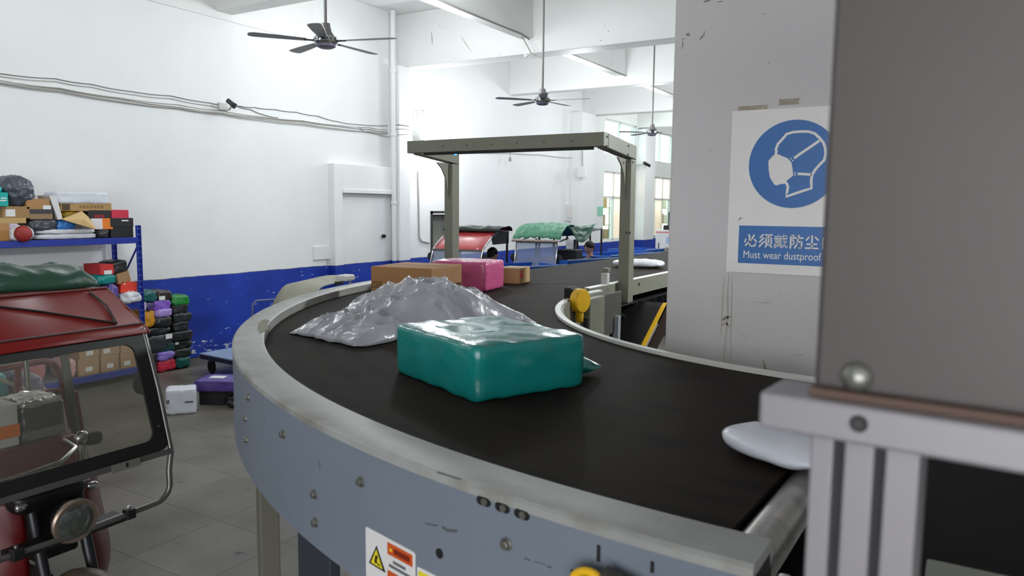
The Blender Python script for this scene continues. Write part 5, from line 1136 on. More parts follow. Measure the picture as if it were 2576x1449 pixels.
# dash and column under the windscreen
b = MB(); soft(b, (-3.62, YC - 0.02, 0.92), (0.20, 0.34, 0.12), ry(18), 4, 10); b.build('dashboard', mat('black_plastic', (22, 22, 24), 0.4), tk, smooth=50)
b = MB(); b.span((-3.72, YC - 0.10, 0.60), (-3.56, YC + 0.10, 0.95)); b.build('steering_column', mat('black_plastic', (22, 22, 24), 0.4), tk, bevel=0.02)
for s in (-1, 1):
    b = MB(); b.tube([(-3.60, YC + s * 0.105, 1.0), (-3.50, YC + s * 0.105, 0.62), (-3.40, YC + s * 0.105, 0.30)], [0.026, 0.026, 0.02], 12); b.build('fork_tube', mat('dull_chrome', (58, 58, 60), 0.35, 0.7), tk, smooth=50)
    # red leg shields either side of the fork
    def sh(u, v, s=s):
        z = 0.28 + 0.66 * v; w = 0.17 * (0.75 + 0.25 * math.sin(math.pi * v)); y = YC + s * (0.13 + w * u)
        return Vector((-3.56 - 0.10 * u ** 1.6 - 0.05 * (v - 0.5) ** 2 * 4 + 0.03 * math.sin(v * 7) * u, y, z))
    b = MB(); b.grid(sh, 8, 12); b.build('leg_shield', mat('shaded_shield_red', (98, 12, 11), 0.3, var=0.08), tk, smooth=60, solid=0.008)  # shade on the shields is put into this darker red
b = MB(); soft(b, (-3.535, YC + 0.16, 0.90), (0.03, 0.055, 0.04), None, 2.5, 8); b.build('turn_signal', M_chrome, tk, smooth=60)
b = MB(); soft(b, (-3.535, YC - 0.16, 0.90), (0.03, 0.055, 0.04), None, 2.5, 8); b.build('turn_signal', M_chrome, tk, smooth=60)
# headlight
hq = onx(188, 1310, -3.40); hx = Vector((0.97, -0.03, -0.1)).normalized()
b = MB(); b.lathe([(0.03, -0.11), (0.075, -0.07), (0.097, -0.01), (0.097, 0.0), (0.02, 0.0)], hq, hx, 28); hl = b.build('headlight', mat('black_plastic', (22, 22, 24), 0.4), tk, smooth=40)
b = MB(); b.lathe([(0.088, -0.012), (0.102, -0.006), (0.104, 0.008), (0.096, 0.016), (0.086, 0.012)], hq, hx, 32); b.build('chrome_bezel', mat('dull_bezel', (150, 132, 118), 0.3, 0.7), hl, smooth=50)
b = MB(); b.lathe([(0.087, 0.006), (0.07, 0.018), (0.04, 0.026), (0.0, 0.029)], hq, hx, 28); b.build('lens', mat('lens_glass', (86, 92, 86), 0.12, 0.3, var=0.5, scale=28, spec=0.8, coat=0.6), hl, smooth=60)
# bumper hoop with clamp
zh = 0.755; yR_ = YC + 0.485; yL_ = YC - 0.485
hp = [wp(yr + 0.012, -0.02), Vector((-3.42, yR_ + 0.005, 0.90))]
hp += [Vector((-3.41, yR_ - 0.08 + 0.08 * math.cos(a), zh + 0.08 - 0.08 * math.sin(a))) for a in (math.radians(15 * k) for k in range(0, 7))]
hp += [Vector((-3.40, YC, zh - 0.005))]
hp += [Vector((-3.41, yL_ + 0.08 - 0.08 * math.sin(a), zh + 0.08 - 0.08 * math.cos(a))) for a in (math.radians(15 * k) for k in range(0, 7))]
hp += [Vector((-3.42, yL_ - 0.005, 0.90)), wp(yl - 0.01, -0.02)]
MB().tube(hp, 0.0145, 10).build('bumper_hoop', M_tube, tk, smooth=60)
for s in (-1, 1):
    q = Vector((-3.40, YC + s * 0.255, zh)); b = MB(); b.box(q, (0.045, 0.05, 0.05)); c_ = b.build('hoop_clamp', M_rub, tk, bevel=0.008)
    MB().cyl(q + UP * 0.02, q + UP * 0.04, 0.008, 6).build('clamp_bolt', M_chrome, c_)
    b = MB(); b.add([], []); b.obox(q + Vector((-0.01, -0.012, -0.035)), (0, -0.2 * s, 0.0), (0, 0, 0.03), (-0.10, 0, 0)); b.build('hoop_bracket', M_rub, tk)
# front mudguard and wheel
fa = Vector((-3.34, YC, 0.27))
def fender(u, v):
    a = math.radians(10 + 150 * u); w = 0.075 * math.cos((v - 0.5) * 2.6) ; r = 0.285 + 0.03 * math.cos((v - 0.5) * math.pi)
    return fa + Vector((math.cos(a) * r, (v - 0.5) * 0.16, math.sin(a) * r))
MB().grid(fender, 16, 8).build('mudguard', mat('dull_fawn_mudguard', (112, 100, 84), 0.4, 0.2, var=0.15), tk, smooth=60, solid=0.004)
def wheel(par, c, r, w=0.09, ax=(0, 1, 0)):
    b = MB(); b.lathe([(r * 0.62, -w * 0.4), (r * 0.9, -w * 0.5), (r, -w * 0.3), (r, w * 0.3), (r * 0.9, w * 0.5), (r * 0.62, w * 0.4), (r * 0.62, -w * 0.4)], c, ax, 28); t_ = b.build('wheel', M_tyre, par, smooth=40)
    b = MB(); b.lathe([(0.0, -w * 0.2), (r * 0.64, -w * 0.25), (r * 0.64, w * 0.25), (0, w * 0.2)], c, ax, 20); b.build('wheel_rim', M_tube, t_, smooth=40); return t_
wheel(tk, fa - UP * 0.02, 0.25)
# cargo bed with its tubular red frame
BX0, BX1, by0, by1 = -6.75, -4.88, YC - 0.74, YC + 0.74
MB().span((BX0, by0, 0.50), (BX1, by1, 0.56)).build('cargo_floor', M_dred, tk, bevel=0.006)
for (a_, c_) in (((BX0, by0, 0.56), (BX1, by0 + 0.03, 0.86)), ((BX0, by1 - 0.03, 0.56), (BX1, by1, 0.86)), ((BX0, by0, 0.56), (BX0 + 0.03, by1, 0.86)), ((BX1 - 0.03, by0, 0.56), (BX1, by1, 0.86))):
    MB().span(a_, c_).build('cargo_side', M_dred, tk, bevel=0.006)
xf_ = -4.86
tr1 = [onx(x, y, xf_) for x, y in ((-60, 940), (0, 928), (104, 908), (134, 912), (152, 935), (164, 985), (182, 1075))]
MB().tube(tr1, 0.022, 10).build('cargo_frame_tube', M_dred, tk, smooth=60)
MB().tube([onx(-60, 1020, xf_), onx(45, 995, xf_), onx(163, 980, xf_)], 0.018, 8).build('cargo_frame_tube', M_dred, tk, smooth=60)
MB().tube([onx(44, 924, xf_), onx(46, 996, xf_)], 0.02, 8).build('cargo_frame_tube', M_dred, tk)
MB().tube([onx(-20, 945, xf_ - 0.03), onx(84, 990, xf_ - 0.03)], 0.014, 6).build('cargo_brace', mat('pale_brace', (150, 144, 136), 0.5), tk)
MB().tube([onx(182, 985, -4.6), onx(200, 1085, -4.6), onx(214, 1180, -4.6)], 0.03, 8).build('side_tube', M_red, tk, smooth=60)
for y in (by0, by1): wheel(tk, (-6.1, y + (0.03 if y > YC else -0.03), 0.27), 0.27)
MB().span((-5.4, YC - 0.04, 0.38), (-3.7, YC + 0.04, 0.46)).build('chassis_tube', M_rub, tk)
MB().cyl((-6.1, by0, 0.28), (-6.1, by1, 0.28), 0.03, 10).build('rear_axle', M_rub, tk)
MB().cyl((-6.1, YC - 0.1, 0.28), (-6.1, YC + 0.1, 0.50), 0.03, 10).build('axle_mount', M_rub, tk)
# load seen through the glass
def psoft(nm, label, col, rect, xf, d, seed, group=None, z=None, k=5, wr=0.012):
    y0, y1, z0, z1 = yz(*rect, xf)
    if z is not None: z0 = z
    t = thing(nm, label, 'parcel', (xf - d / 2, (y0 + y1) / 2, z0), group); b = MB(); soft(b, (xf - d / 2, (y0 + y1) / 2, (z0 + z1) / 2), (d, y1 - y0, z1 - z0), None, k, 12, wr, 9, seed)
    b.build('plastic_film', poly('poly_%d_%d_%d' % col, col, 0.3, 0.07, 0.3), t, smooth=55); return t, (y0, y1, z0, z1)
t1, (y0, y1, z0, z1) = psoft('parcel', 'dark grey parcel with a crinkled silver top on the tricycle seat', (58, 60, 64), (54, 1012, 165, 1104), -4.2, 0.26, 71, z=ZST, k=8)
b = MB(); soft(b, (-4.33, (y0 + y1) / 2, z1), (0.27, (y1 - y0) * 0.98, 0.035), None, 4, 14, 0.014, 22, 72); b.build('silver_foil', mat('silver_foil', (206, 204, 200), 0.25, 0.7, var=0.3, scale=26), t1, smooth=40)
MB().span((-4.203, y0 + 0.02, z0 + 0.01), (-4.192, y1 - 0.01, z0 + 0.06)).build('grey_band', mat('grey_band', (118, 118, 118), 0.5), t1)
y0, y1, z0, z1 = yz(-60, 1024, 47, 1100, -4.2); z0 = ZST
t1, ax = carton('carton', 'white box with an orange band on the tricycle seat, at the left picture edge', (-4.33, (y0 + y1) / 2, z0), (0.26, y1 - y0, z1 - z0), Matrix.Identity(3), mat('white_card', (206, 206, 206), 0.5), None, 'parcel', False)
MB().span((-4.203, y0 - 0.002, z0 + (z1 - z0) * 0.22), (-4.194, y1 + 0.002, z0 + (z1 - z0) * 0.52)).build('orange_band', mat('orange_card', (236, 126, 34), 0.5), t1)
psoft('plastic_bag', 'yellow packet lying in the tricycle cargo bed', (236, 196, 40), (80, 962, 120, 992), -5.1, 0.25, 74, 'bags in the tricycle cargo bed', z=0.561)
psoft('plastic_bag', 'slate blue bag leaning in the cargo bed left of the yellow packet', (70, 76, 104), (52, 940, 84, 992), -5.3, 0.3, 75, 'bags in the tricycle cargo bed', z=0.561)
psoft('plastic_bag', 'grey violet bag in the cargo bed right of the yellow packet', (112, 104, 128), (88, 944, 112, 990), -5.05, 0.3, 76, 'bags in the tricycle cargo bed', z=0.561)
psoft('plastic_bag', 'teal bag in the cargo bed at the left picture edge', (30, 140, 140), (-20, 940, 28, 1000), -5.3, 0.3, 77, 'bags in the tricycle cargo bed', z=0.561)
# rolled tarpaulin and cords on the roof
tarp = thing('tarpaulin', 'dark green tarpaulin bundled on the red tricycle roof', 'tarp', (-4.3, YC, ZRF))
M_tarp = mat('dark_green_tarp', (36, 74, 58), 0.45, var=0.18, scale=6, bump=0.3, bscale=14)
def tf(u, v):
    a = math.pi * v; y = ry0 - 0.05 + (ry1 - ry0 + 0.03) * u; n1 = noise.noise(Vector((u * 4.2, v * 2, 1.7))); n2 = noise.noise(Vector((u * 11, v * 5, 5.2)))
    env = min(1, (1 - u) * 8 + 0.45) ; rg = (1 - min(1, abs(noise.noise(Vector((u * 7 + v * 2, v * 3 + u * 2, 7.4)))) * 1.6)) ** 1.5; hgt = (0.100 + 0.05 * n1 + 0.02 * n2 + 0.022 * rg + 0.05 * max(0, 0.55 - u)) * env
    return Vector((-4.27 + 0.24 * math.cos(a) * (1 + 0.25 * n1), y, ZRF + 0.012 + hgt * math.sin(a) ** 0.7))
MB().grid(tf, 80, 30).build('tarp_roll', M_tarp, tarp, smooth=70, solid=0.004)
def tf2(u, v):
    y = ry1 - 0.26 + 0.27 * u; n1 = noise.noise(Vector((u * 6, v * 5, 8.7)))
    return Vector((-4.05 - 0.3 * v, y, ZRF + 0.015 + 0.075 * math.sin(math.pi * min(1, u * 1.05)) ** 0.8 * (0.7 + 0.5 * n1) ))
MB().grid(tf2, 16, 10).build('tarp_fold', mat('mid_green_tarp', (52, 100, 80), 0.45, var=0.2, scale=6, bump=0.3), tarp, smooth=70, solid=0.004)
c0 = [rf(ry0 + 0.30, 1.0) + UP * 0.01, rf(ry0 + 0.62, 0.6) + UP * 0.008, rf(ry1 - 0.13, 0.20) + UP * 0.01]
o = MB().tube(c0, 0.006, 6).build('cord', M_rub); tag(o, 'thin dark cord slanting across the red tricycle roof', 'cord')
o = MB().tube([rf(ry1 - 0.13, 0.20) + UP * 0.01, rf(ry1 - 0.10, 0.55) + UP * 0.01, rf(ry1 - 0.11, 0.93) + UP * 0.01], 0.004, 6).build('cord', M_rub); tag(o, 'short dark cord at the right corner of the red tricycle roof', 'cord')

# ------------------------------------------------------------------ things standing on the floor behind
wp_ = thing('white_parcel', 'white wrapped box standing on the tiled floor', 'parcel', (-7.1, 5.05, 0))
a_, c_ = onz(417, 1046, 0), onz(494, 1040, 0); d_ = (c_ - a_); L_ = d_.length; Rw = rz(math.degrees(math.atan2(d_.y, d_.x))); pv = Rw @ Vector((0, 1, 0))
b = MB(); soft(b, (a_ + c_) / 2 + pv * 0.13 + UP * 0.135, (L_, 0.26, 0.27), Rw, 14, 12, 0.006, 12, 81); b.build('plastic_wrap', poly('white_poly', (222, 224, 232), 0.3, 0.02, 0.15), wp_, smooth=50)
f0 = (a_ + c_) / 2 - pv * 0.003
b = MB(); b.obox(f0 + Rw @ Vector((0.04, 0, 0.125)), Rw @ Vector((0.085, 0, 0)), Rw @ Vector((0, -0.003, 0)), UP * 0.018); b.build('dark_print', mat('grey_print', (104, 104, 106), 0.5), wp_)
b = MB(); b.obox(f0 + Rw @ Vector((-0.14, 0, 0.13)), Rw @ Vector((0.03, 0, 0)), Rw @ Vector((0, -0.003, 0)), UP * 0.04); b.build('dark_print', mat('grey_print', (104, 104, 106), 0.5), wp_)
Rb = rz(28)
bb = onz(520, 1022, 0) + Vector((-0.05, 0.18, 0))
t, ax = carton('black_box', 'black box on the floor carrying the purple parcel', bb, (0.30, 0.26, 0.16), Rb, mat('matt_black_card', (30, 29, 32), 0.6), None, 'parcel', False)
pu = thing('purple_parcel', 'purple wrapped parcel with a white label on the black floor box', 'parcel', bb + UP * 0.16)
b = MB(); soft(b, bb + UP * 0.225 + Vector((0.03, 0.03, 0)), (0.46, 0.36, 0.125), Rb, 14, 12, 0.006, 9, 83); b.build('plastic_wrap', poly('purple_poly', (84, 62, 140), 0.32), pu, smooth=50)
b = MB(); b.box(bb + UP * 0.2885 + Vector((0.0, 0.02, 0)), (0.17, 0.11, 0.010), Rb); b.build('shipping_label', M_lab, pu)
q = onz(600, 1022, 0); bk = thing('plastic_bag', 'crumpled shiny black bag on the floor beside the conveyor side', 'parcel', q)
b = MB(); soft(b, q + Vector((0.03, 0.05, 0.06)), (0.34, 0.26, 0.14), rz(35), 2.6, 16, 0.03, 12, 85, flat=0.25); b.build('plastic_film', poly('black_poly', (26, 26, 28), 0.22), bk, smooth=45)
b = MB(); b.obox(q + Vector((-0.03, -0.055, 0.07)), (0.09, 0.03, 0.03), (0.01, -0.01, 0.03), (0.002, -0.003, 0.0)); b.build('white_mark', M_lab, bk)
# blue platform cart
ct = thing('platform_cart', 'blue platform cart with a tubular push handle by the blue dado', 'cart', (-8.2, 7.1, 0))
M_cart = mat('blue_cart_paint', (140, 160, 194), 0.5, 0.0, var=0.08)
cA = onz(500, 888, 0.27); cB = onz(604, 908, 0.27); u_ = (cB - cA); u_.z = 0; u_ = u_.normalized(); v_ = Vector((-u_.y, u_.x, 0))
LN, WD = 1.25, 0.72
MB().obox(cA - UP * 0.035, u_ * LN, v_ * WD, UP * 0.035).build('deck', M_cart, ct, bevel=0.01)
MB().obox(cA - UP * 0.075 + u_ * 0.02 + v_ * 0.0, u_ * (LN - 0.04), v_ * 0.02, UP * 0.06).build('skirt', mat('dark_blue_skirt', (30, 40, 66), 0.5), ct)
for i, (a, c) in enumerate(((0.16, 0.08), (LN - 0.16, 0.08), (0.16, WD - 0.08), (LN - 0.16, WD - 0.08))):
    w0 = cA + u_ * a + v_ * c; w0.z = 0.095
    wheel(ct, w0, 0.095, 0.05, u_.cross(UP) if i % 2 else (0.3, 0.95, 0))
    MB().span(w0 + Vector((-0.03, -0.03, 0.06)), w0 + Vector((0.03, 0.03, 0.145))).build('caster_fork', M_tube, ct)
h0 = cA + u_ * (LN - 0.04); hh = [h0 + v_ * 0.04, h0 + v_ * 0.04 + UP * 0.50]
h1 = [onx(634, 800, -8.3), onx(636, 766, -8.3), onx(644, 757, -8.3), onx(700, 753, -8.3), onx(722, 758, -8.3), onx(734, 775, -8.3)]
sh_ = Vector((h1[0].x, h1[0].y, 0.25)); eh_ = Vector((h1[-1].x, h1[-1].y, 0.25))
MB().tube([sh_] + h1 + [eh_], 0.016, 8).build('push_handle', mat('blue_grey_tube', (96, 112, 156), 0.4, 0.3), ct, smooth=60)
# ------------------------------------------------------------------ cargo tricycles in the far hall (facing the camera)
M_logo = mat('white_logo', (216, 224, 236), 0.5); M_bcargo = mat('blue_cargo_paint', (30, 88, 178), 0.4, var=0.05)
M_bar = mat('black_bar', (28, 28, 30), 0.5)
def far_trike(label, o, yaw, body, roof=None, width=1.0, ztop=1.82, cargo=M_bcargo, clen=1.5, bars=False, flap=False, zf=1.52):
    o = Vector(o); R = rz(yaw); r = R @ Vector((1, 0, 0)); f = R @ Vector((0, -1, 0))
    P = lambda a, b, c: o + r * a + f * b + UP * c
    t = thing('cargo_tricycle', label, 'tricycle', o, None); hw = width / 2
    def arc(a, v):
        ang = math.pi / 2 * v; return P(a, 0.05 - 0.62 * math.sin(ang) ** 1.1 * 1.0, zf + (ztop - zf) * (1 - math.cos(ang) ** 1.0) if False else zf + (ztop - zf) * math.sin(ang) ** 0.85)
    if roof:
        b = MB(); b.grid(lambda u, v: arc(-hw + width * u, v), 6, 12); b.build('canopy', roof, t, smooth=60, solid=0.008)
        b = MB(); b.grid(lambda u, v: P(-hw + width * u, -0.57 - 0.55 * v, ztop - 0.03 * v), 4, 4); b.build('roof_top', roof, t, solid=0.008)
    for s in (-1, 1):
        pts = [P(s * hw, 0.26, 0.95), P(s * hw, 0.16, 1.25)] + [arc(s * hw, k / 8) for k in range(9)]
        b = MB(); b.tube(pts, 0.014, 8); b.build('arched_frame', M_chrome, t, smooth=60)
        b = MB(); b.tube([P(s * hw, -1.0, ztop - 0.03), P(s * hw, -0.98, 0.6)], 0.022, 8); b.build('cab_post', M_bar, t)
        b = MB(); b.lathe([(0, -0.01), (0.07, -0.008), (0.075, 0.004), (0, 0.012)], P(s * (hw + 0.03), 0.06, 1.40), f, 18); b.build('round_mirror', M_bar, t, smooth=50)
        if flap:
            b = MB(); b.prism([(-0.30, -0.10), (-0.52, 0.02), (-1.05, 0.0), (-1.05, -0.22), (-0.36, -0.22)][::-1], P(s * hw, 0, ztop), f, UP, r * 0.012); b.build('side_flap', mat('black_canvas', (36, 37, 38), 0.7), t)
    b = MB(); b.grid(lambda u, v: P(-hw + 0.02 + (width - 0.04) * u, 0.25 - 0.20 * v, 0.98 + (zf - 0.98) * v), 1, 1); b.build('windscreen_glass', glass('far_windscreen', (226, 232, 240), film=0.22, filmcol=(190, 200, 226), rough=0.12), t, solid=0.004)
    b = MB(); b.obox(P(-hw, 0.05, zf - 0.015), r * width, f * 0.02, UP * 0.03); b.build('windscreen_rail', M_tube, t)
    b = MB(); b.obox(P(-hw, 0.25, 0.96), r * width, f * 0.02, UP * 0.03); b.build('windscreen_rail', M_tube, t)
    b = MB(); soft(b, P(0, 0.16, 0.74), (0.62, 0.18, 0.52), R, 5, 8); b.build('front_fairing', body, t, smooth=50)
    b = MB(); b.lathe([(0.05, -0.06), (0.085, 0), (0.07, 0.02), (0, 0.03)], P(0, 0.30, 0.86), f, 18); b.build('headlight', M_chrome, t, smooth=50)
    wheel(t, P(0, 0.30, 0.26), 0.26, 0.09, r)
    b = MB(); b.obox(P(-0.35, -0.42, 0.35), r * 0.7, -f * 0.4, UP * 0.38); b.build('seat_box', body, t, bevel=0.02)
    b = MB(); b.obox(P(-0.05, 0.2, 0.36), r * 0.1, -f * 1.3, UP * 0.08); b.build('chassis_tube', M_bar, t)
    # cargo box
    b0 = -1.12
    b = MB(); b.obox(P(-hw - 0.05, b0, 0.5), r * (width + 0.1), -f * clen, UP * 0.05); b.build('cargo_floor', cargo, t)
    for (a, bb_, w, l) in ((-hw - 0.05, b0, 0.03, clen), (hw + 0.02, b0, 0.03, clen), (-hw - 0.05, b0, width + 0.1, 0.03), (-hw - 0.05, b0 - clen + 0.03, width + 0.1, 0.03)):
        b = MB(); b.obox(P(a, bb_, 0.55), r * w, -f * l, UP * 0.42); b.build('cargo_side', cargo, t, bevel=0.004)
    for s in (-1, 1): wheel(t, P(s * (hw + 0.02), b0 - clen * 0.62, 0.27), 0.27, 0.10, r)
    b = MB(); b.cyl(P(-hw, b0 - clen * 0.62, 0.27), P(hw, b0 - clen * 0.62, 0.27), 0.03, 8); b.build('rear_axle', M_bar, t)
    if bars:
        for s in (-1, 1):
            for bb_ in (b0 - 0.05, b0 - clen * 0.5, b0 - clen + 0.05):
                b = MB(); b.tube([P(s * hw, bb_, 0.95), P(s * hw, bb_, ztop + 0.10)], 0.02, 6); b.build('canopy_post', M_bar, t)
            b = MB(); b.tube([P(s * hw, 0.0 - 0.55, ztop + 0.06), P(s * hw, b0 - clen, ztop + 0.12)], 0.018, 6); b.build('canopy_rail', M_bar, t)
        for bb_ in (b0 - 0.05, b0 - clen + 0.05):
            b = MB(); b.tube([P(-hw, bb_, ztop + 0.11), P(hw, bb_, ztop + 0.11)], 0.018, 6); b.build('canopy_rail', M_bar, t)
    return t, P
M_rcan = mat('glossy_red_canopy', (176, 62, 66), 0.18, spec=0.7, coat=0.4)
f1 = CAM + ray(1154, 640) * 13.0
t2, P2 = far_trike('red-roofed cargo tricycle by the far white wall, left one behind the gantry', (f1.x, f1.y, 0), 8, M_red, M_rcan, 0.95, 1.83, flap=True)
b = MB()
def tfar(u, v):
    n1 = noise.noise(Vector((u * 6, v * 3, 2.2))); a = math.pi * v
    return P2(-0.55 + 1.12 * u, -0.74 + 0.28 * math.cos(a), 1.835 + (0.085 + 0.05 * n1) * math.sin(a) ** 0.7)
b.grid(tfar, 26, 10); o = b.build('tarpaulin', mat('black_green_tarp', (24, 38, 34), 0.5, bump=0.3), smooth=70, solid=0.005); tag(o, 'rolled black-green tarpaulin on the far red-roofed tricycle', 'tarp')
f2 = CAM + ray(1352, 660) * 13.0
t3, P3 = far_trike('cargo tricycle with a green tarp canopy and a clear curved windscreen', (f2.x, f2.y, 0), 10, M_bcargo, None, 0.74, 1.72, bars=True, clen=1.9, zf=1.67)
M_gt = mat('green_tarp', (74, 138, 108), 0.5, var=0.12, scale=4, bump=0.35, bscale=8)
def tg(u, v):
    n1 = noise.noise(Vector((u * 5, v * 4, 3.3))); n2 = noise.noise(Vector((u * 12, v * 9, 6.1)))
    a = -0.40 + 0.86 * u; z = 1.72 + (0.24 + 0.03 * n1) * math.sin(math.pi * min(1, v * 1.0)) ** 0.55 + 0.02 * n2
    z += 0.03 * math.sin(u * math.pi) + 0.012 * (1 - min(1, abs(noise.noise(Vector((u * 6 + v * 3, v * 5, 1.1)))) * 2.5)) ** 3 - 0.015 * n1 * v
    return P3(a, 0.16 - 1.25 * v, z)
tgn = thing('tarpaulin', 'big green tarpaulin draped over the far tricycle canopy', 'tarp', P3(0, -0.5, 1.72))
MB().grid(tg, 44, 36).build('tarp_roof', M_gt, tgn, smooth=70, solid=0.006)
def tg2(u, v):  # slack side hanging towards the right rear
    n1 = noise.noise(Vector((u * 5, v * 4, 9.3))); x = u
    zt_ = 1.93 + 0.02 * x; dip = 0.30 * math.sin(math.pi * min(1, x * 1.08)) ** 0.8
    return P3(0.45 + 0.05 * v + 0.04 * n1, -0.25 - 1.75 * x, zt_ - dip * v + 0.02 * n1)
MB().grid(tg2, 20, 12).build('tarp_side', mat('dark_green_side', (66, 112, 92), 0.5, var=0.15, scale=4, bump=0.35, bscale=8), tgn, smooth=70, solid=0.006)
MB().tube([P3(-0.40, 0.20, 1.70), P3(0.42, 0.20, 1.70)], 0.022, 8).build('canopy_rail', mat('rusty_pale_rail', (160, 140, 126), 0.5, var=0.3, scale=30), t3)
# black insulated box beside it, white board behind it
bx_ = CAM + ray(1420, 665) * 13.1
c_ = thing('black_carrier_box', 'black carrier box with faint lettering, right of the clear windscreen', 'box', (bx_.x, bx_.y, 0))
MB().box((bx_.x, bx_.y + 0.2, 1.25), (0.36, 0.36, 0.52), rz(8)).build('box_body', mat('black_canvas', (36, 37, 38), 0.7), c_, bevel=0.01)
MB().box((bx_.x, bx_.y + 0.2, 1.52), (0.36, 0.38, 0.03), rz(8)).build('lid', M_bar, c_, bevel=0.006)
MB().box((bx_.x, bx_.y + 0.2, 0.50), (0.30, 0.30, 1.0), rz(8)).build('stand', M_bar, c_)
for k in range(2): MB().box((bx_.x - 0.02, bx_.y + 0.005 - 0.02, 1.36 - 0.05 * k), (0.18, 0.004, 0.022), rz(8)).build('faint_print', mat('grey_print', (104, 104, 106), 0.5), c_)
q = CAM + ray(1437, 618) * 14.3
o = MB().box((q.x, q.y, q.z), (0.20, 0.03, 0.24)).build('white_board', M_sw if 'sign_white' in MATS else M_white); 
c_ = thing('notice_board', 'white board on a thin stand behind the black carrier box', 'board', (q.x, q.y, 0)); attach(o, (q.x, q.y, q.z - 0.12), c_)
MB().span((q.x - 0.015, q.y - 0.015, 0), (q.x + 0.015, q.y + 0.015, q.z - 0.1)).build('stand', M_bar, c_)
# blue cargo boxes of further tricycles: sides with pale round prints
def cargo_cart(label, pxl, pxr, ytop, D0, D1, hgt, logos, depth=1.1):
    a = CAM + ray(pxl, ytop) * D0; c = CAM + ray(pxr, ytop) * D1; zt = (a.z + c.z) / 2; u = c - a; u.z = 0; L_ = u.length; u = u.normalized(); v = Vector((-u.y, u.x, 0))
    t = thing('cargo_cart', label, 'cart', (a.x, a.y, 0), 'blue cargo carts in the far hall'); a = Vector((a.x, a.y, zt - hgt))
    for (o_, e, w) in ((a, u * L_, v * 0.03), (a + v * (depth - 0.03), u * L_, v * 0.03), (a, u * 0.03, v * depth), (a + u * (L_ - 0.03), u * 0.03, v * depth)): MB().obox(o_, e, w, UP * hgt).build('side_panel', M_bcargo, t, bevel=0.004)
    MB().obox(a, u * L_, v * depth, UP * 0.03).build('cart_floor', M_bcargo, t)
    MB().obox(a + UP * hgt - v * 0.006, u * L_, v * 0.03, UP * 0.018).build('rim', mat('pale_blue_rim', (150, 176, 220), 0.5), t)
    for (lx, lz, lr) in logos:
        p = a + u * (L_ * lx) + UP * (hgt * lz); MB().cyl(p - v * 0.003, p + v * 0.004, lr, 16).build('round_print', M_logo, t)
    for s in (0.2, 0.8):
        for e in (0.05, depth - 0.05): wheel(t, a + u * (L_ * s) + v * e - UP * (zt - hgt - 0.25), 0.25, 0.08, v)
    for s in (0.18, 0.82): MB().obox(a + u * (L_ * s - 0.03), u * 0.06, v * depth, -UP * max(0.05, zt - hgt - 0.45)).build('chassis_post', M_bar, t); MB().cyl(a + u * (L_ * s) + v * 0.05 - UP * (zt - hgt - 0.25), a + u * (L_ * s) + v * (depth - 0.05) - UP * (zt - hgt - 0.25), 0.02, 8).build('axle', M_bar, t)
    return t
cargo_cart('blue cargo cart with pale round prints in front of the smiling man', 1431, 1562, 653, 12.6, 13.4, 0.45, ((0.17, 0.66, 0.06), (0.36, 0.66, 0.05)))
cargo_cart('blue cargo cart with a pale print below the clear windscreen', 1283, 1428, 671, 11.6, 12.2, 0.45, ((0.16, 0.66, 0.055),), 0.9)
cargo_cart('long blue cargo cart behind the white mailer on the far belt', 1538, 1666, 640, 15.2, 16.6, 0.40, ((0.1, 0.5, 0.05), (0.42, 0.7, 0.05)), 1.0)
cargo_cart('blue cargo cart with two white round prints beside the white cabinet', 1626, 1676, 628, 17.4, 18.4, 0.40, ((0.32, 0.1, 0.10), (0.68, 0.1, 0.10)), 1.0)
# white cabinet with a machine on top, at the pillar edge
q = CAM + ray(1668, 600) * 19.0
wc = thing('white_cabinet', 'white cabinet with a red top line at the pillar edge', 'cabinet', (q.x, q.y, 0))
zc0 = (CAM + ray(1668, 578) * 19.0).z
MB().box((q.x + 0.1, q.y + 0.2, zc0 / 2), (0.56, 0.5, zc0), rz(0)).build('cabinet_body', mat('white_enamel', (232, 232, 230), 0.35), wc, bevel=0.01)
MB().box((q.x + 0.1, q.y - 0.052, zc0 - 0.06), (0.54, 0.006, 0.02)).build('red_line', mat('red_sticker', (232, 72, 62), 0.4), wc)
MB().box((q.x - 0.09, q.y - 0.055, zc0 - 0.40), (0.02, 0.02, 0.14)).build('door_handle', M_bar, wc)
MB().box((q.x + 0.16, q.y - 0.054, zc0 - 0.25), (0.12, 0.004, 0.16)).build('blue_label', mat('pale_blue_label', (170, 190, 232), 0.5), wc)
mc = thing('desk_machine', 'small black machine on the white cabinet', 'machine', (q.x + 0.2, q.y + 0.1, zc0 + 0.001))
MB().box((q.x + 0.18, q.y + 0.1, zc0 + 0.06), (0.34, 0.3, 0.11)).build('base', M_bar, mc, bevel=0.01)
MB().tube([(q.x + 0.14, q.y + 0.1, zc0 + 0.1), (q.x + 0.13, q.y + 0.1, zc0 + 0.42), (q.x + 0.24, q.y + 0.05, zc0 + 0.50)], 0.05, 8).build('column', M_bar, mc)
MB().box((q.x + 0.24, q.y + 0.08, zc0 + 0.33), (0.2, 0.16, 0.22)).build('head', mat('dark_grey_plastic', (58, 58, 58), 0.4), mc, bevel=0.02)
q = CAM + ray(1676, 648) * 13.5
bb_ = thing('black_sack', 'black full sack beside the far belt, against the pillar edge', 'sack', (q.x, q.y, 0))
b = MB(); soft(b, (q.x + 0.06, q.y + 0.1, 0.78), (0.42, 0.4, 1.58), None, 3.2, 14, 0.03, 5, 91, flat=0.02); b.build('sack_body', poly('black_poly', (26, 26, 28), 0.22), bb_, smooth=60)
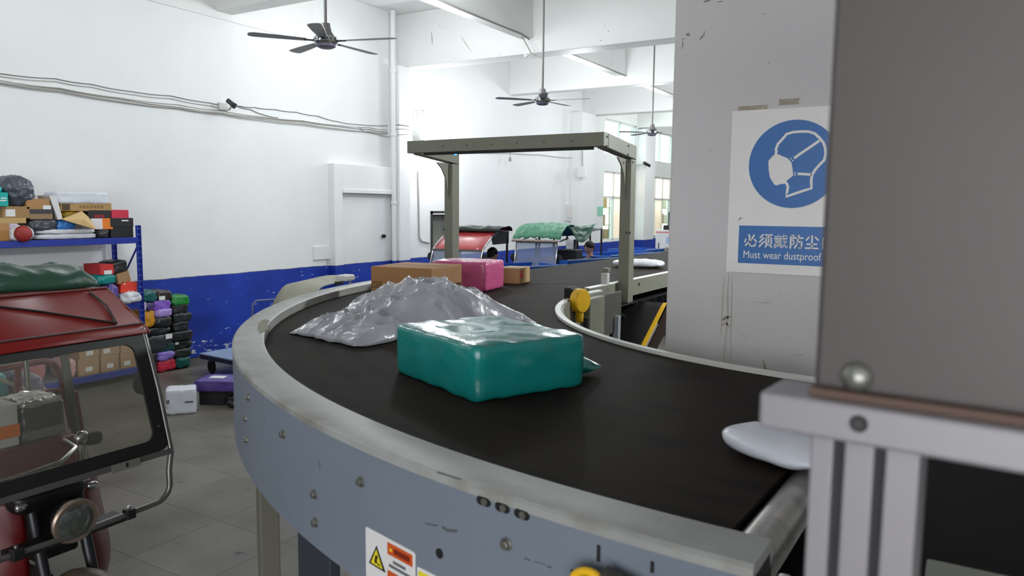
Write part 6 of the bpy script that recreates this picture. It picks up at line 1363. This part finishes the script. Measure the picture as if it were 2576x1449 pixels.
# grey hood of a handcart and parcels between conveyor and wall
g0 = onz(840, 712, 1.28)
gh = thing('hooded_cart', 'grey-hooded handcart showing above the conveyor rim by the blue dado', 'cart', (g0.x, g0.y, 0))
pL, pM, pR2, pT = onz(766, 738, 1.2), onz(775, 722, 1.26), onz(885, 708, 1.26), onz(885, 694, 1.36)
u = Vector((pR2.x - pL.x, pR2.y - pL.y, 0)); L_ = u.length; u = u.normalized(); v = Vector((-u.y, u.x, 0)); oL = Vector((pL.x, pL.y, 0))
def hood(s, t_):
    a = math.pi * 0.5 * min(1, s * 3.2); return oL + u * (L_ * s) + v * (0.55 * t_ - 0.05) + UP * (1.02 + 0.22 * math.sin(a) + 0.06 * s + 0.03 * math.sin(math.pi * t_))
MB().grid(hood, 20, 6).build('hood', mat('grey_canvas', (150, 146, 132), 0.6, var=0.08), gh, smooth=60, solid=0.01)
MB().tube([hood(k / 12, 0.0) + UP * 0.01 for k in range(13)], 0.012, 8).build('hood_frame', M_gal, gh, smooth=60)
for s in (0.05, 0.95):
    for t_ in (0.08, 0.92): q = hood(s, t_); MB().tube([(q.x, q.y, 0.1), q], 0.014, 6).build('hood_post', M_gal, gh)
MB().obox(oL + UP * 0.35, u * L_, v * 0.5, UP * 0.05).build('cart_deck', M_gal, gh)
for s in (0.1, 0.9):
    for t_ in (0.05, 0.45): wheel(gh, oL + u * (L_ * s) + v * t_ + UP * 0.15, 0.15, 0.05, v)
q = hood(0.86, 0.1); MB().box(q + UP * 0.02, (0.22, 0.16, 0.08), rz(math.degrees(math.atan2(u.y, u.x)))).build('lamp_block', mat('pale_grey_plastic', (196, 194, 190), 0.45), gh, bevel=0.02)
q = hood(0.62, -0.02); MB().box(q + UP * 0.0, (0.16, 0.04, 0.05), rz(math.degrees(math.atan2(u.y, u.x)))).build('latch', M_rub, gh, bevel=0.01)
zt_ = onz(752, 722, 1.22); t, ax = carton('green_box', 'dark teal and red box on a stand left of the grey hood', (zt_.x, zt_.y, 1.0), (0.22, 0.2, 0.2), rz(20), mat('dark_teal_card', (20, 76, 78), 0.5), None, 'parcel', False)
MB().box((zt_.x, zt_.y, 1.03), (0.224, 0.204, 0.05), rz(20)).build('red_base', mat('deep_red_card', (128, 28, 36), 0.5), t)
st_ = thing('stool', 'stand carrying the dark teal box behind the conveyor', 'stand', (zt_.x, zt_.y, 0)); MB().box((zt_.x, zt_.y, 0.98), (0.3, 0.3, 0.035), rz(20)).build('top', M_bar, st_)
for a in (-1, 1):
    for c in (-1, 1): MB().tube([(zt_.x + a * 0.11, zt_.y + c * 0.11, 0.97), (zt_.x + a * 0.15, zt_.y + c * 0.15, 0)], 0.015, 6).build('leg', M_bar, st_)
# goods racks standing behind the windows
GR = 'goods racks behind the windows'
for i, (a, b_) in enumerate(bays[:2]):
    t = thing('goods_rack', 'rack of tan cartons behind the %s window bay' % ('nearer', 'farther')[i], 'rack', (XW - 1.1, (a + b_) / 2, 0), GR)
    for z in (0.5, 1.1, 1.7, 2.3): MB().span((XW - 1.5, a, z - 0.03), (XW - 0.9, b_, z)).build('rack_shelf', mat('tan_board', (196, 164, 120), 0.6), t)
    for y in (a + 0.03, (a + b_) / 2, b_ - 0.03):
        for x in (XW - 1.48, XW - 0.92): MB().span((x - 0.02, y - 0.02, 0), (x + 0.02, y + 0.02, 2.8)).build('rack_post', M_frame, t)
    rnd = random.Random(i + 3)
    for z in (1.1, 1.7, 2.3):
        y = a + 0.1
        while y < b_ - 0.35:
            w = rnd.uniform(0.25, 0.45); h = rnd.uniform(0.3, 0.5); cc = rnd.choice(((222, 182, 120), (206, 160, 100), (232, 206, 160), (190, 140, 90), (236, 226, 206)))
            b = MB(); b.span((XW - 1.4, y, z), (XW - 0.95, y + w, z + h)); o = b.build('goods_carton', mat('card_%d_%d_%d' % cc, cc, 0.65, var=0.05, scale=5), bevel=0.006)
            tag(o, 'tan goods carton on the rack behind the %s window bay' % ('nearer', 'farther')[i], 'carton', 'cartons behind the %s window bay' % ('nearer', 'farther')[i]); y += w + rnd.uniform(0.02, 0.1)
# security camera by the far windows
q = onx(1627, 414, XW + 0.4); s2 = thing('security_camera', 'tiny dark camera on the far wall between the window rows', 'camera', q)
MB().cyl(q + Vector((-0.06, -0.12, 0.06)), q + Vector((0.06, 0.12, -0.04)), 0.05, 10).build('camera_body', M_bar, s2); MB().tube([(XW, q.y, q.z), q], 0.015, 6).build('bracket', M_cabw, s2)
# ------------------------------------------------------------------ the two workers in the far hall
M_skin = mat('skin', (226, 172, 144), 0.5); M_hair = mat('black_hair', (22, 19, 18), 0.55, bump=0.15, bscale=90)
def person(label, o, yaw, head_yaw, head_pitch, shirt, trousers, seated, smile):
    """one continuous skinned body: joints as connected vertices, grown with a Skin modifier"""
    o = Vector(o); t = thing('person', label, 'person', o); R = rz(yaw)
    hip = 0.78 if seated else 0.90
    J = {}; E_ = []; Rad = {}
    def j(n, p, r, par=None):
        J[n] = Vector(p); Rad[n] = r
        if par: E_.append((par, n))
    j('pelvis', (0, 0, hip), 0.125); j('waist', (0, 0.01, hip + 0.17), 0.115, 'pelvis'); j('chest', (0, 0.0, hip + 0.36), 0.135, 'waist')
    j('neck0', (0, 0.015, hip + 0.50), 0.065, 'chest'); j('neck1', (0, 0.0, hip + 0.58), 0.054, 'neck0'); j('neck2', (0, -0.015, hip + 0.66), 0.05, 'neck1')
    for s, n in ((-1, 'l'), (1, 'r')):
        j('sh' + n, (s * 0.17, 0.01, hip + 0.455), 0.06, 'chest'); 
        if seated:
            j('el' + n, (s * 0.24, -0.06, hip + 0.20), 0.042, 'sh' + n); j('wr' + n, (s * 0.18, -0.28, hip + 0.20), 0.03, 'el' + n); j('ha' + n, (s * 0.16, -0.36, hip + 0.20), 0.028, 'wr' + n)
            j('th' + n, (s * 0.10, -0.05, hip - 0.02), 0.085, 'pelvis'); j('kn' + n, (s * 0.13, -0.44, hip - 0.02), 0.06, 'th' + n); j('an' + n, (s * 0.13, -0.42, hip - 0.40), 0.042, 'kn' + n); j('to' + n, (s * 0.14, -0.60, hip - 0.44), 0.035, 'an' + n)
        else:
            j('el' + n, (s * 0.23, 0.02, hip + 0.19), 0.042, 'sh' + n); j('wr' + n, (s * 0.23, -0.10, hip - 0.04), 0.03, 'el' + n); j('ha' + n, (s * 0.22, -0.13, hip - 0.12), 0.028, 'wr' + n)
            j('th' + n, (s * 0.09, 0, hip - 0.08), 0.09, 'pelvis'); j('kn' + n, (s * 0.10, -0.02, 0.48), 0.06, 'th' + n); j('an' + n, (s * 0.10, 0.02, 0.08), 0.042, 'kn' + n); j('to' + n, (s * 0.11, -0.14, 0.035), 0.036, 'an' + n)
    def skin(names, name, m, grow=0.0, root='pelvis', sub=2):
        ids = {n: i for i, n in enumerate(names)}; me = bpy.data.meshes.new(name)
        me.from_pydata([R @ J[n] for n in names], [(ids[a], ids[b]) for a, b in E_ if a in ids and b in ids], []); me.materials.append(m)
        ob = bpy.data.objects.new(name, me); COL.objects.link(ob); attach(ob, o, t)
        md = ob.modifiers.new('skin', 'SKIN'); md.use_smooth_shade = True
        if not me.skin_vertices: 
            pass
        sl = me.skin_vertices[0].data if me.skin_vertices else None
        if sl:
            for n, i in ids.items(): sl[i].radius = (Rad[n] + grow, (Rad[n] + grow) * (0.72 if n in ('pelvis', 'waist', 'chest') else 1.0)); sl[i].use_root = (n == root)
        ss = ob.modifiers.new('subs', 'SUBSURF'); ss.levels = sub; ss.render_levels = sub
        return ob
    skin(list(J), 'body', M_skin)
    Rad['neck0'] = 0.085
    skin(['waist', 'pelvis', 'chest', 'neck0', 'shl', 'ell', 'shr', 'elr'], 'shirt', shirt, 0.014)
    skin(['pelvis', 'thl', 'knl', 'anl', 'thr', 'knr', 'anr'], 'trousers', trousers, 0.013)
    for n in ('l', 'r'):
        b = MB(); soft(b, o + R @ (J['to' + n] * 0.6 + J['an' + n] * 0.4 + Vector((0, 0, -0.015))), (0.10, 0.27, 0.09), R, 2.8, 8); b.build('shoe', M_bar, t, smooth=60)
        for k in range(5):   # fingers
            h = J['ha' + n]; dirn = (h - J['wr' + n]).normalized(); sx = (k - 2) * 0.013
            if k == 4: a0, a1 = h + Vector((0.02 if n == 'l' else -0.02, -0.01, 0)), h + Vector((0.045 if n == 'l' else -0.045, -0.03, -0.02))
            else: a0, a1 = h + Vector((sx, 0, 0)), h + Vector((sx * 1.2, -0.01, 0)) + dirn * (0.075 - 0.008 * abs(k - 1))
            MB().tube([o + R @ a0, o + R @ ((a0 + a1) / 2 + Vector((0, -0.004, 0))), o + R @ a1], [0.009, 0.0085, 0.007], 8).build('finger', M_skin, t, smooth=60)
    # head: one sculpted surface with brow, nose, lips, chin and ears; faces -Y locally
    Hc = o + R @ (J['neck1'] + Vector((0, -0.015, 0.115))); RH = rz(head_yaw) @ rx(head_pitch)
    def hs(u, v):
        th, ph = 2 * math.pi * u, math.pi * v; d = Vector((math.sin(ph) * math.sin(th), -math.sin(ph) * math.cos(th), math.cos(ph)))
        p = Vector((d.x * 0.076, d.y * 0.096, d.z * 0.118))
        if d.z < 0: p.x *= 1 - 0.32 * (-d.z) ** 1.4; p.y = p.y * (1 - 0.25 * (-d.z) ** 2) - 0.012 * (-d.z)
        fr = max(0, -d.y) ** 2
        def g(x0, z0, sx, sz): return math.exp(-((p.x - x0) / sx) ** 2 - ((p.z - z0) / sz) ** 2) * fr
        p.y -= 0.024 * g(0, -0.028, 0.012, 0.016) + 0.012 * g(0, 0.0, 0.009, 0.03)                     # nose
        for s in (-1, 1): p.y += 0.012 * g(s * 0.031, 0.006, 0.016, 0.010); p.y -= 0.005 * g(s * 0.031, 0.026, 0.022, 0.008); p.y -= 0.008 * g(s * 0.042, -0.032, 0.018, 0.018)
        p.y -= 0.007 * g(0, -0.058, 0.024, 0.008) + 0.008 * g(0, -0.098, 0.022, 0.016)
        for s in (-1, 1): e = math.exp(-((p.y - 0.006) / 0.014) ** 2 - ((p.z + 0.006) / 0.028) ** 2) * max(0, s * d.x) ** 6; p.x += s * 0.020 * e
        return Hc + RH @ p
    MB().grid(hs, 48, 36).build('head', M_skin, t, smooth=80)
    def cap(u, v):
        th, ph = 2 * math.pi * u, math.pi * v; back = 0.5 - 0.5 * math.cos(th); lim = 0.37 + 0.27 * back ** 0.8 + 0.03 * noise.noise(Vector((math.cos(th) * 4, math.sin(th) * 4, 2))) ; ph = math.pi * lim * v
        d = Vector((math.sin(ph) * math.sin(th), -math.sin(ph) * math.cos(th), math.cos(ph))); n_ = noise.noise(d * 14) * 0.006 + 0.014 - 0.012 * v ** 3
        return Hc + RH @ Vector((d.x * (0.080 + n_), d.y * (0.100 + n_), d.z * (0.122 + n_)))
    MB().grid(cap, 40, 14).build('hair', M_hair, t, smooth=70, solid=0.006)
    for s in (-1, 1):
        b = MB(); soft(b, Hc + RH @ Vector((s * 0.031, -0.079, 0.006)), (0.022, 0.012, 0.010), RH, 2, 6); b.build('eye', mat('eye_white', (226, 222, 218), 0.3), t, smooth=60)
        b = MB(); soft(b, Hc + RH @ Vector((s * 0.031, -0.0845, 0.006)), (0.009, 0.004, 0.009), RH, 2, 6); b.build('iris', M_hair, t, smooth=60)
        b = MB(); b.tube([Hc + RH @ Vector((s * 0.016, -0.089, 0.024)), Hc + RH @ Vector((s * 0.033, -0.087, 0.029)), Hc + RH @ Vector((s * 0.05, -0.076, 0.024))], 0.0035, 6); b.build('eyebrow', M_hair, t)
    pts = [Hc + RH @ Vector((x, -0.092 + 9 * x * x, -0.058 + (7 * x * x if smile else 2 * x * x))) for x in (-0.028, -0.014, 0, 0.014, 0.028)]
    MB().tube(pts, [0.003, 0.006, 0.0065, 0.006, 0.003], 8).build('lips', mat('lips', (178, 100, 92), 0.4), t, smooth=60)
    if smile: MB().tube([p + RH @ Vector((0, -0.003, 0.001)) for p in pts[1:4]], 0.0032, 6).build('teeth', mat('teeth', (232, 228, 220), 0.3), t)
    return t
m1 = CAM + ray(1240, 641) * 13.5
person('person seated in the red-roofed tricycle, black hair, head turned away', (m1.x, m1.y, 0.0 + m1.z - 1.475), 8, 150, 0, mat('dark_shirt', (44, 46, 52), 0.8), mat('dark_trousers', (40, 42, 50), 0.8), True, False)
m2 = CAM + ray(1484, 633) * 14.0
person('smiling black-haired person in a grey collar, standing behind the blue cargo cart', (m2.x, m2.y, -0.07), -24, -22, 8, mat('grey_blue_shirt', (120, 130, 146), 0.8), mat('dark_trousers', (40, 42, 50), 0.8), False, True)
